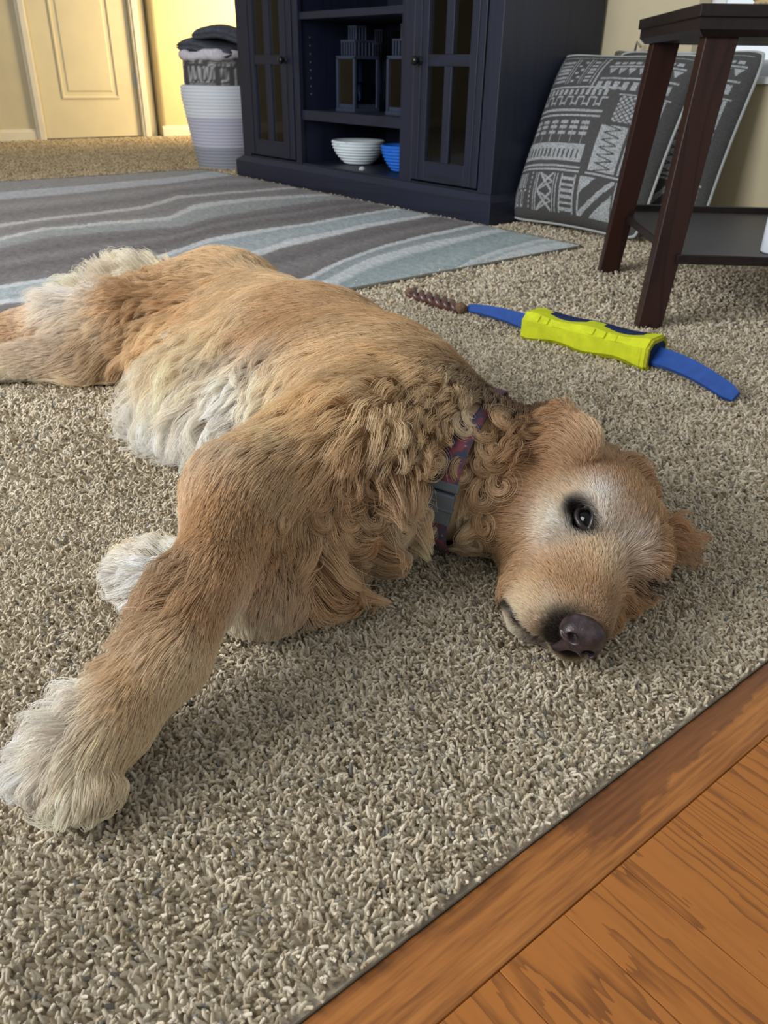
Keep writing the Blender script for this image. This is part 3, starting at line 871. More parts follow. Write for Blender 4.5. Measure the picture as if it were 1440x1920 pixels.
PILLOW_ME = {}
def pillow(loc, lean, rz, label, w=0.575, h=0.60, thick=0.23, flip=False):
    r = empty('floor_cushion', loc)
    prop(r, label, 'cushion', 'printed cushions against the beige wall')
    r.rotation_euler = (Matrix.Rotation(rz, 3, 'Z') @ Matrix.Rotation(lean, 3, 'X')).to_euler()
    if 'f' not in PILLOW_ME:
        P, f, U, V = pillow_surface(w, h, thick, 280, -1)
        me = np_mesh('front_cover', P, f)
        k = kil_sample(U, V)[:, None]
        c = lin((82, 81, 80))*(1-k) + lin((184, 187, 188))*k
        c *= (1+0.12*RNG.standard_normal(len(P)))[:, None].clip(0.6, 1.4)
        vcol(me, c); me.materials.append(M_PRINT); PILLOW_ME['f'] = me
        P, f, U, V = pillow_surface(w, h, thick*0.75, 60, 1)
        me = np_mesh('back_cover', P, f); me.materials.append(M_CANVAS); PILLOW_ME['b'] = me
        n = 60; t = np.linspace(-1, 1, n)
        edge = [(a, -1) for a in t[:-1]]+[(1, b) for b in t[:-1]]+[(-a, 1) for a in t[:-1]]+[(-1, -b) for b in t[:-1]]
        pts = [(a*w/2*(1-0.05*(1-b*b))*(1-0.055*abs(a*b)**6), 0, b*h/2*(1-0.05*(1-a*a))*(1-0.055*abs(a*b)**6)+h/2) for a, b in edge]
        bm = bmesh.new(); tube(bm, pts+[pts[0]], 0.0055, 8)
        o = from_bm('piping', bm, M_CORD, r, True); PILLOW_ME['p'] = o.data
        link('front_cover', PILLOW_ME['f'], None, r); link('back_cover', PILLOW_ME['b'], None, r)
    else:
        for nm, k in (('front_cover', 'f'), ('back_cover', 'b'), ('piping', 'p')): link(nm, PILLOW_ME[k], None, r)
    return r
# local +X runs along the cushion's width, local -Y is the printed face, +Z up its height
pillow((2.375, 1.905, 0.012), -math.radians(23), math.radians(-88), 'grey printed floor cushion leaning in front, next to the dark cabinet')
pillow((2.555, 1.785, 0.012), -math.radians(19.5), math.radians(-91), 'grey printed floor cushion leaning behind, nearer the side table')
# brown fuzzy cushion squeezed behind
def fuzzy():
    r = empty('throw_pillow', (2.735, 2.02, 0.085))
    prop(r, 'small brown speckled pillow whose corner shows above the front cushion', 'pillow')
    P, f, U, V = pillow_surface(0.17, 0.50, 0.075, 60, -1)
    P2, f2, _, _ = pillow_surface(0.17, 0.50, 0.05, 60, 1)
    me = np_mesh('cover', np.concatenate([P, P2]), np.concatenate([f, f2+len(P)]))
    t = NT('brown_speckle'); v = t.coords(); t.l(t.ramp(t.noise(v, 160, 4, 0.7), [(0.35, (52, 46, 42)), (0.5, (92, 82, 74)), (0.7, (150, 140, 128))]), t.b.inputs['Base Color'])
    t.b.inputs['Roughness'].default_value = 0.95; t.bump(t.noise(v, 300), 0.5, 0.004)
    link('cover', me, t.m, r)
    bm = bmesh.new()
    tube(bm, [(0.02, -0.02, 0.49), (0.03, -0.03, 0.515), (0.05, -0.03, 0.50)], 0.004, 6)
    from_bm('tassel', bm, M_CANVAS, r, True)
    r.rotation_euler = (Matrix.Rotation(math.radians(-90), 3, 'Z') @ Matrix.Rotation(math.radians(-4), 3, 'X')).to_euler()
    return r
fuzzy()

# ================================================================== ROPE BASKET
BKX, BKY = 2.405, 4.43
def rope_mat():
    t = NT('cotton_rope')
    tc = t.n('ShaderNodeTexCoord'); s = t.n('ShaderNodeSeparateXYZ'); t.l(tc.outputs['Object'], s.inputs[0])
    t.l(t.ramp(s.outputs[2], [(0.0, (158, 160, 172)), (0.112, (158, 160, 172)), (0.118, (196, 196, 212)), (0.262, (196, 196, 212)), (0.268, (226, 230, 236)), (1.0, (226, 230, 236))]), t.b.inputs['Base Color'])
    t.b.inputs['Roughness'].default_value = 0.85
    t.bump(t.noise(t.coords('Object', (60, 60, 10)), 8, 2), 0.3, 0.002)
    return t.m
bk = empty('rope_basket', (BKX, BKY, -0.003))
prop(bk, 'tall cotton rope basket with white, lavender and grey bands', 'basket')
bm = bmesh.new()
BH, NR = 0.415, 26
def brad(t): return 0.155 + 0.065*min(1, t*1.15)**0.9
prof = [(0, 0.0), (0.15, 0.0)]
for i in range(NR):
    for q in (0, 0.25, 0.5, 0.75):
        t = (i+q)/NR; prof.append((brad(t)+0.0045*math.sin(q*math.pi), BH*t))
prof += [(brad(1), BH), (brad(1)-0.008, BH+0.005), (brad(1)-0.016, BH)]
for i in range(8, -1, -1): prof.append((brad(i/8)-0.016, max(0.014, BH*i/8)))
prof.append((0, 0.014))
lathe(bm, prof, 64)
from_bm('basket_body', bm, rope_mat(), bk, True)
# printed throw bulging over the rim, with its fleece edge, and two folded dark blankets
def blob(name, label, cat, cx, cy, cz, rx, ry, rz, mat, seed, amp, n=64, m=40, power=1.0, kil=False):
    th = np.linspace(0, 2*np.pi, n, endpoint=False); ph = np.linspace(-np.pi/2, np.pi/2, m)
    T, Ph = np.meshgrid(th, ph, indexing='ij')
    c = np.sign(np.cos(Ph))*np.abs(np.cos(Ph))**power; s = np.sign(np.sin(Ph))*np.abs(np.sin(Ph))**power
    P = np.stack([np.cos(T)*c*rx, np.sin(T)*c*ry, s*rz], -1).reshape(-1, 3)
    nn = noise3(P, seed, 3, 9.0)
    P *= (1+amp*nn)[:, None]
    idx = np.arange(n*m).reshape(n, m); nx = np.roll(idx, -1, 0)
    f = np.stack([idx[:, :-1].ravel(), nx[:, :-1].ravel(), nx[:, 1:].ravel(), idx[:, 1:].ravel()], 1)
    me = np_mesh(name, P, f)
    if kil:
        k = kil_sample((T.ravel()/(2*np.pi)*4) % 1, (Ph.ravel()/np.pi+0.5)*1.4 % 1)[:, None]
        vcol(me, lin((86, 84, 84))*(1-k)+lin((190, 190, 190))*k)
    o = link(name, me, mat); o.location = (cx, cy, cz)
    prop(o, label, cat); return o
blob('printed_throw', 'dark grey printed throw stuffed in the rope basket', 'throw', BKX, BKY, 0.470, 0.201, 0.201, 0.085, M_PRINT, 3, 0.02, 120, 80, 0.35, True)
M_FLEECE = paint('white_fleece', (214, 208, 214), 0.95, 0.06, 60, 0.6, 0.05)
def fleece():
    pts = []; rad = []
    for i in range(73):
        a = 2*math.pi*i/72
        pts.append((0.188*math.cos(a), 0.188*math.sin(a), 0.004*math.sin(3*a+1)+0.003*math.sin(7*a))); rad.append(0.024+0.004*math.sin(5*a)+0.002*math.sin(17*a))
    bm = bmesh.new(); tube(bm, pts, rad, 14)
    o = from_bm('fleece_edge', bm, M_FLEECE, None, True); o.location = (BKX, BKY, 0.556)
    prop(o, 'fluffy white fleece rolled above the printed throw in the basket', 'fleece')
fleece()
M_DARKB = paint('charcoal_fleece', (82, 84, 92), 0.9, 0.15, 50, 0.5, 0.1)
def folded(name, label, z, w, d, h, rz, dx, dy, seed):
    "a blanket folded over twice: a flattened spiral swept across its width"
    n = 46; prof = []
    lay = [(-1, -1), (1, -1), (1, -0.33), (-0.95, -0.33), (-0.95, 0.33), (1.0, 0.33), (1.0, 1), (-1, 1)]
    bm = bmesh.new(); W = 24
    def sec(t):
        # outer outline of the fold with notches between the layers
        out = []
        for k in range(n):
            a = 2*math.pi*k/n
            ca, sa = math.cos(a), math.sin(a)
            x = d/2*math.copysign(abs(ca)**0.45, ca); zz = h/2*math.copysign(abs(sa)**0.6, sa)
            notch = 1.0
            if ca < -0.6: notch -= 0.16*math.exp(-((zz/h+0.0)/0.06)**2)
            if ca > 0.6: notch -= 0.10*math.exp(-((zz/h-0.18)/0.06)**2)+0.10*math.exp(-((zz/h+0.2)/0.06)**2)
            out.append((x*notch, zz))
        return out
    rings = []
    for i in range(W):
        t = i/(W-1)*2-1; sh = (1-abs(t)**6)**0.4 if abs(t) < 1 else 0.0
        sh = max(sh, 0.25)
        rings.append([bm.verts.new((x*(0.9+0.1*sh), t*w/2, zz*sh + 0.012*math.sin(3*t+seed)+0.006*math.sin(9*x+seed))) for x, zz in sec(t)])
    for a, b in zip(rings, rings[1:]):
        for k in range(n):
            j = (k+1) % n; bm.faces.new((a[k], a[j], b[j], b[k]))
    bm.faces.new(rings[0][::-1]); bm.faces.new(rings[-1])
    o = from_bm(name, bm, M_DARKB, None, True); o.location = (BKX+dx, BKY+dy, z); o.rotation_euler = (math.radians(5), math.radians(-4), rz)
    prop(o, label, 'blanket', 'charcoal blankets folded on the basket')
folded('folded_blanket', 'charcoal fleece blanket folded, lower of two on the rope basket', 0.598, 0.33, 0.34, 0.066, 0.5, 0.0, 0.0, 0.3)
folded('folded_blanket', 'charcoal fleece blanket folded, topmost on the rope basket', 0.652, 0.30, 0.31, 0.060, 0.9, 0.03, -0.02, 1.4)

# ================================================================== SIDE TABLE
M_TAB = wood_mat('dark_walnut', (50, 27, 20), (26, 14, 11), 'Z', 1.5, 0.42, 0.25, 6.0, (0.3, 0.9), 0.08)
M_TABT = wood_mat('dark_walnut_top', (36, 25, 23), (20, 14, 13), 'X', 1.5, 0.40, 0.35, 6.0, (0.3, 0.9), 0.08)
P0 = np.array([1.603, 1.029]); A_ = np.array([0.675, 0.738]); B_ = np.array([0.738, -0.675])
LA, LB = 0.555, 0.56
tc_ = P0 + A_*LA/2 + B_*LB/2
st = empty('side_table', (tc_[0], tc_[1], 0), math.atan2(A_[1], A_[0]))
prop(st, 'dark walnut side table with splayed legs and a low shelf', 'table')
# local x = away along the left edge, local y = to the left edge (-B)
def tb(name, bm, mat=M_TAB): return from_bm(name, bm, mat, st)
bm = bmesh.new()
box(bm, -LA/2, LA/2, -LB/2, LB/2, 0.600, 0.622, 0.002)
tb('table_top', bm, M_TABT)
bm = bmesh.new()
i1, i2 = 0.006, 0.018
a = [(-LA/2+i2, -LB/2+i2), (LA/2-i2, -LB/2+i2), (LA/2-i2, LB/2-i2), (-LA/2+i2, LB/2-i2)]
b = [(-LA/2+i1, -LB/2+i1), (LA/2-i1, -LB/2+i1), (LA/2-i1, LB/2-i1), (-LA/2+i1, LB/2-i1)]
hexa(bm, [(x, y, 0.568) for x, y in a], [(x, y, 0.580) for x, y in b]); hexa(bm, [(x, y, 0.580) for x, y in b], [(x, y, 0.600) for x, y in b])
tb('edge_moulding', bm, M_TABT)
def leg(sx, sy):
    bm = bmesh.new()
    tx, ty = sx*(LA/2-0.052), sy*(LB/2-0.060)
    bx_, by = sx*(LA/2+(0.028 if sx < 0 else -0.018)), sy*(LB/2+(0.002 if sx < 0 else -0.010))
    ht, hb = (0.024, 0.032), (0.021, 0.026)
    q = [(-1, -1), (1, -1), (1, 1), (-1, 1)]
    hexa(bm, [(bx_+x*hb[0], by+y*hb[1], -0.004) for x, y in q], [(tx+x*ht[0], ty+y*ht[1], 0.575) for x, y in q])
    bmesh.ops.bevel(bm, geom=bm.edges[:], offset=0.0015, segments=1, affect='EDGES')
    tb('leg', bm)
for sx in (-1, 1):
    for sy in (-1, 1): leg(sx, sy)
SA, SB = LA/2+0.040, LB/2+0.012
bm = bmesh.new(); box(bm, -SA, SA, -SB, SB-0.045, 0.143, 0.163, 0.002); tb('lower_shelf', bm, M_TABT)
for q in ((-SA, SA, -SB-0.001, -SB+0.014), (-SA, SA, SB-0.014, SB+0.001)):
    pass
bm = bmesh.new(); box(bm, SA-0.004, SA+0.012, -SB, SB-0.045, 0.143, 0.178, 0.002); tb('shelf_lip', bm, M_TABT)
# white bottle on the lower shelf, seen at the right border
bp = pix(1452, 474, 0.163)
bt = empty('lotion_bottle', (bp[0], bp[1], 0.163))
prop(bt, 'white plastic bottle standing on the low shelf of the side table', 'bottle')
M_BOT = paint('white_plastic', (228, 234, 242), 0.3, 0.01, 10, 0, 0.5)
bm = bmesh.new(); lathe(bm, [(0, 0), (0.026, 0), (0.030, 0.004), (0.030, 0.095), (0.026, 0.108), (0.014, 0.116), (0.013, 0.124), (0, 0.124)], 32)
from_bm('bottle_body', bm, M_BOT, bt, True)
bm = bmesh.new(); lathe(bm, [(0, 0.124), (0.017, 0.124), (0.018, 0.128), (0.018, 0.152), (0.016, 0.155), (0, 0.155)], 28)
from_bm('cap', bm, M_BOT, bt, True)
# woven tray on the table top
wp = tc_ + A_*(-0.06) + B_*(0.02)
wt = empty('woven_tray', (wp[0], wp[1], 0.622))
prop(wt, 'straw coloured coiled tray on top of the side table', 'tray')
bm = bmesh.new()
prof = [(0, 0.0), (0.12, 0.0)]
for i in range(5):
    for q in (0, 0.25, 0.5, 0.75): prof.append((0.12+0.014*(i+q)/5+0.004*math.sin(q*math.pi), 0.05*(i+q)/5))
prof += [(0.134, 0.05), (0.124, 0.05), (0.114, 0.008), (0, 0.008)]
lathe(bm, prof, 60)
from_bm('coil', bm, paint('straw', (190, 165, 125), 0.85, 0.15, 90, 0.4, 0.1), wt, True)

# ================================================================== DOG TOYS
M_YEL = paint('yellow_foam', (206, 214, 40), 0.75, 0.06, 35, 0.25, 0.25)
M_YEL2 = paint('yellow_foam_worn', (172, 168, 40), 0.8, 0.2, 60, 0.4, 0.2)
M_BLU = paint('royal_blue_rubber', (40, 78, 152), 0.5, 0.06, 60, 0.1, 0.4)
M_NAVY = paint('navy_foam', (28, 44, 78), 0.8, 0.1, 60, 0.3, 0.2)
ta, tb2 = pix(1004, 610, 0.028), pix(1226, 664, 0.028)
tdir = (tb2-ta)[:2]; tlen = float(np.hypot(*tdir)); trz = math.atan2(tdir[1], tdir[0])
tmid = (ta+tb2)/2
toy = empty('tug_toy', (tmid[0], tmid[1], 0.0), trz)
prop(toy, 'yellow and blue foam tug toy with blue rubber handles on the carpet', 'dog toy')
def foam_section(t):
    "octagon half-sizes along the toy: thick ends, two swells and a waist"
    w = 0.0315+0.004*math.cos(4*math.pi*t)+0.004*abs(2*t-1)**3
    return w, 0.86*w
def sweep(bm, x0, x1, n, fn, sides):
    rings = []
    for i in range(n+1):
        t = i/n; x = x0+(x1-x0)*t; w, h = fn(t)
        rings.append([bm.verts.new((x, w*cx_, h*cz_ + 0.0285)) for cx_, cz_ in sides])
    m = len(sides)
    for a, b in zip(rings, rings[1:]):
        for k in range(m):
            j = (k+1) % m; bm.faces.new((a[k], a[j], b[j], b[k]))
    bm.faces.new(rings[0][::-1]); bm.faces.new(rings[-1])
OCT = [(1, -0.55), (1, 0.55), (0.6, 1), (-0.6, 1), (-1, 0.55), (-1, -0.55), (-0.6, -1), (0.6, -1)]
bm = bmesh.new(); sweep(bm, -tlen/2, tlen/2, 28, foam_section, OCT)
body = from_bm('foam_body', bm, M_YEL, toy)
# worn collars at both ends, navy panel on the far face, and raised bars
for s in (-1, 1):
    bm = bmesh.new()
    sweep(bm, s*tlen/2-0.010, s*tlen/2+0.006, 3, lambda t: (0.0385, 0.0315), OCT)
    from_bm('end_collar', bm, M_YEL2 if s > 0 else M_YEL, toy)
bm = bmesh.new()
sweep(bm, -tlen/2+0.03, tlen/2-0.02, 24, lambda t: (foam_section(0.1+0.83*t)[0]*0.55, foam_section(0.1+0.83*t)[1]*0.30), OCT)
o = from_bm('navy_panel', bm, M_NAVY, toy); o.location = (0, 0.017, 0.0205)
for xs, ln in ((-0.115, 0.010), (-0.095, 0.010), (0.010, 0.016), (0.034, 0.016), (0.058, 0.016), (0.082, 0.030), (-0.055, 0.050)):
    bm = bmesh.new(); box(bm, -ln/2, ln/2, -0.0075, 0.0075, -0.002, 0.0022, 0.0012)
    o = from_bm('raised_bar', bm, M_YEL, toy)
    t = (xs+tlen/2)/tlen; w, h = foam_section(t)
    o.location = (xs, -w*0.80, 0.0285+h*0.775); o.rotation_euler = (math.radians(46), 0, 0)
def strap(bm, pts, w0, w1, th):
    n = len(pts); rings = []
    for i, p in enumerate(pts):
        t = i/(n-1); w = w0+(w1-w0)*t
        q = Vector(pts[min(i+1, n-1)])-Vector(pts[max(i-1, 0)]); q.normalize()
        s = Vector((-q.y, q.x, 0)).normalized(); s = (s*0.72+Vector((0, 0, 0.69))).normalized() if s.y > 0 else (s*0.72-Vector((0, 0, 0.69))).normalized(); u = q.cross(s).normalized()
        if i == n-1: w *= 0.7
        rings.append([bm.verts.new(Vector(p)+s*(w*a)+u*(th*b)) for a, b in ((-1, -0.5), (-0.9, 1), (0.9, 1), (1, -0.5), (0.8, -1), (-0.8, -1))])
    for a, b in zip(rings, rings[1:]):
        for k in range(6):
            j = (k+1) % 6; bm.faces.new((a[k], a[j], b[j], b[k]))
    bm.faces.new(rings[0][::-1]); bm.faces.new(rings[-1])
inv = Matrix.Translation(toy.location) @ Matrix.Rotation(trz, 4, 'Z'); inv = inv.inverted()
def loc_(p): return inv @ Vector(p)
def arc(p0, p1, sag, n=14):
    p0, p1 = Vector(p0), Vector(p1); out = []
    for i in range(n):
        t = i/(n-1); q = p0.lerp(p1, t); q.z += sag*math.sin(math.pi*t); out.append(q)
    return out
hl_ = pix(878, 577, 0.014); hr_ = pix(1380, 745, 0.014)
bm = bmesh.new(); strap(bm, arc((-tlen/2+0.01, 0, 0.026), loc_(hl_), 0.006), 0.019, 0.011, 0.004); from_bm('left_handle', bm, M_BLU, toy).name = 'handle'
bm = bmesh.new(); strap(bm, arc((tlen/2-0.01, 0, 0.026), loc_(hr_), 0.010), 0.021, 0.015, 0.0045); from_bm('handle', bm, M_BLU, toy)
bm = bmesh.new(); sweep(bm, tlen/2-0.002, tlen/2+0.007, 2, lambda t: (0.031, 0.024), OCT); from_bm('core', bm, M_NAVY, toy)

# brown braided chew
ca, cb = pix(770, 549, 0.014), pix(862, 578, 0.014)
ch = empty('braided_chew', tuple((ca+cb)/2*np.array([1, 1, 0])), math.atan2((cb-ca)[1], (cb-ca)[0]))
prop(ch, 'glossy brown braided chew stick lying beyond the dog next to the blue handle', 'dog chew')
M_CHEW = paint('brown_gelatine', (92, 62, 56), 0.28, 0.2, 60, 0.1, 0.6)
M_CHEW2 = paint('frayed_hide', (122, 98, 78), 0.9, 0.2, 200, 0.6, 0.1)
cl = float(np.linalg.norm((cb-ca)[:2]))
for s in range(2):
    pts = []; rad = []
    for i in range(61):
        t = i/60; a = 2*math.pi*3.2*t + s*math.pi
        pts.append((-cl/2+cl*t, 0.0085*math.cos(a), 0.014+0.0075*math.sin(a))); rad.append(0.0085*(0.8+0.2*math.sin(math.pi*t)))
    bm = bmesh.new(); tube(bm, pts, rad, 10); from_bm('strand', bm, M_CHEW, ch, True)
bm = bmesh.new()
tube(bm, [(cl/2-0.012, 0, 0.013), (cl/2, 0.002, 0.014), (cl/2+0.010, 0.001, 0.013), (cl/2+0.014, 0, 0.012)], [0.010, 0.013, 0.013, 0.008], 12)
from_bm('frayed_end', bm, M_CHEW2, ch, True)
bm = bmesh.new()
tube(bm, [(-cl/2+0.008, 0, 0.013), (-cl/2-0.006, 0.0, 0.013), (-cl/2-0.018, 0.002, 0.012)], [0.010, 0.012, 0.006], 12)
from_bm('frayed_end', bm, M_CHEW2, ch, True)

# ================================================================== THE DOG
def surface_nets(val, org, h):
    nx, ny, nz = val.shape
    ins = val < 0
    c = np.zeros((nx-1, ny-1, nz-1), np.int8)
    for dx in (0, 1):
        for dy in (0, 1):
            for dz in (0, 1):
                c += ins[dx:nx-1+dx, dy:ny-1+dy, dz:nz-1+dz]
    act = np.argwhere((c > 0) & (c < 8))
    vid = -np.ones(c.shape, np.int64); vid[tuple(act.T)] = np.arange(len(act))
    acc = np.zeros((len(act), 3)); cnt = np.zeros(len(act))
    corners = [(0, 0, 0), (1, 0, 0), (0, 1, 0), (1, 1, 0), (0, 0, 1), (1, 0, 1), (0, 1, 1), (1, 1, 1)]
    edges_ = [(a, b) for a in corners for b in corners if a < b and sum(abs(i-j) for i, j in zip(a, b)) == 1]
    for a, b in edges_:
        va = val[act[:, 0]+a[0], act[:, 1]+a[1], act[:, 2]+a[2]]; vb = val[act[:, 0]+b[0], act[:, 1]+b[1], act[:, 2]+b[2]]
        m = (va < 0) != (vb < 0)
        t = np.where(m, va/np.where(m, va-vb, 1), 0)
        p = np.array(a)[None]+t[:, None]*(np.array(b)-np.array(a))[None]
        acc[m] += p[m]; cnt[m] += 1
    V = (act+acc/cnt[:, None])*h+org
    F = []
    for ax in range(3):
        sl0 = [slice(None)]*3; sl1 = [slice(None)]*3
        sl0[ax] = slice(0, -1); sl1[ax] = slice(1, None)
        a, b = ins[tuple(sl0)], ins[tuple(sl1)]
        o1, o2 = [i for i in range(3) if i != ax]
        e = np.argwhere(a != b)
        e = e[(e[:, o1] > 0) & (e[:, o2] > 0) & (e[:, o1] < val.shape[o1]-1) & (e[:, o2] < val.shape[o2]-1)]
        def cell(d1, d2):
            q = e.copy(); q[:, o1] -= d1; q[:, o2] -= d2; return vid[tuple(q.T)]
        quad = np.stack([cell(1, 1), cell(0, 1), cell(0, 0), cell(1, 0)], 1)
        flip = a[tuple(e.T)] ^ (ax == 1)
        quad[~flip] = quad[~flip][:, ::-1]
        F.append(quad)
    return V, np.concatenate(F)

class Field:
    def __init__(self, lo, hi, h):
        self.lo = np.array(lo, float); self.h = h
        self.n = np.ceil((np.array(hi)-self.lo)/h).astype(int)+1
        self.v = np.full(tuple(self.n), 0.12, np.float32)
    def _win(self, lo, hi, pad):
        i0 = np.maximum(np.floor((np.array(lo)-pad-self.lo)/self.h).astype(int), 0)
        i1 = np.minimum(np.ceil((np.array(hi)+pad-self.lo)/self.h).astype(int)+1, self.n)
        sl = tuple(slice(a, b) for a, b in zip(i0, i1))
        g = np.meshgrid(*[np.arange(a, b)*self.h+o for a, b, o in zip(i0, i1, self.lo)], indexing='ij')
        return sl, np.stack(g, -1).astype(np.float32)
    def _mix(self, sl, d, k, sub):
        a = self.v[sl]
        if sub:
            d = -d; hh = np.clip(0.5-0.5*(a-d)/k, 0, 1); self.v[sl] = a*(1-hh)+d*hh+k*hh*(1-hh)
        else:
            hh = np.clip(0.5+0.5*(a-d)/k, 0, 1); self.v[sl] = a*(1-hh)+d*hh-k*hh*(1-hh)
    def cap(self, a, b, ra, rb, k=0.03, sz=1.0, sub=False, pad=0.07):
        a = np.array(a, float); b = np.array(b, float); r = max(ra, rb)
        sl, P = self._win(np.minimum(a, b)-r, np.maximum(a, b)+r, pad)
        S = np.array([1, 1, 1/sz]); Q = P*S; A = a*S; B = b*S
        ab = B-A; t = np.clip(((Q-A) @ ab)/max(ab @ ab, 1e-9), 0, 1)
        d = np.linalg.norm(Q-A-t[..., None]*ab, axis=-1)-(ra+(rb-ra)*t)
        self._mix(sl, d*(sz**0.5 if sz < 1 else 1), k, sub)
    def ell(self, c, rad, R=np.eye(3), k=0.02, sub=False, pad=0.05):
        c = np.array(c, float); rad = np.array(rad, float); m = rad.max()
        sl, P = self._win(c-m, c+m, pad)
        q = (P-c) @ np.asarray(R)            # columns of R are the axes
        k0 = np.linalg.norm(q/rad, axis=-1); k1 = np.linalg.norm(q/rad**2, axis=-1)
        self._mix(sl, k0*(k0-1)/np.maximum(k1, 1e-6), k, sub)
    def prep(self):
        self.g = np.stack(np.gradient(self.v, self.h), -1).astype(np.float32)
    def _tri(self, arr, P):
        q = (P-self.lo)/self.h; q = np.clip(q, 0, self.n-1.001); i = q.astype(int); f = q-i
        out = 0
        for dx in (0, 1):
            for dy in (0, 1):
                for dz in (0, 1):
                    w = (f[:, 0] if dx else 1-f[:, 0])*(f[:, 1] if dy else 1-f[:, 1])*(f[:, 2] if dz else 1-f[:, 2])
                    x = arr[i[:, 0]+dx, i[:, 1]+dy, i[:, 2]+dz]
                    out = out+(w[:, None]*x if x.ndim == 2 else w*x)
        return out
    def sdf(self, P): return self._tri(self.v, P)
    def grad(self, P):
        g = self._tri(self.g, P); return g/np.maximum(np.linalg.norm(g, axis=1, keepdims=True), 1e-6)

HO = np.array([0.633, 0.436, 0.061]); HS = 1.06
HR = np.array([[-0.7612, 0.4379, -0.4783], [-0.6471, -0.5614, 0.5159], [-0.0427, 0.7022, 0.7107]])  # columns: forward, dorsal, upper side
def hd(f, u, s): return HO + HS*(HR @ np.array([f, u, s]))

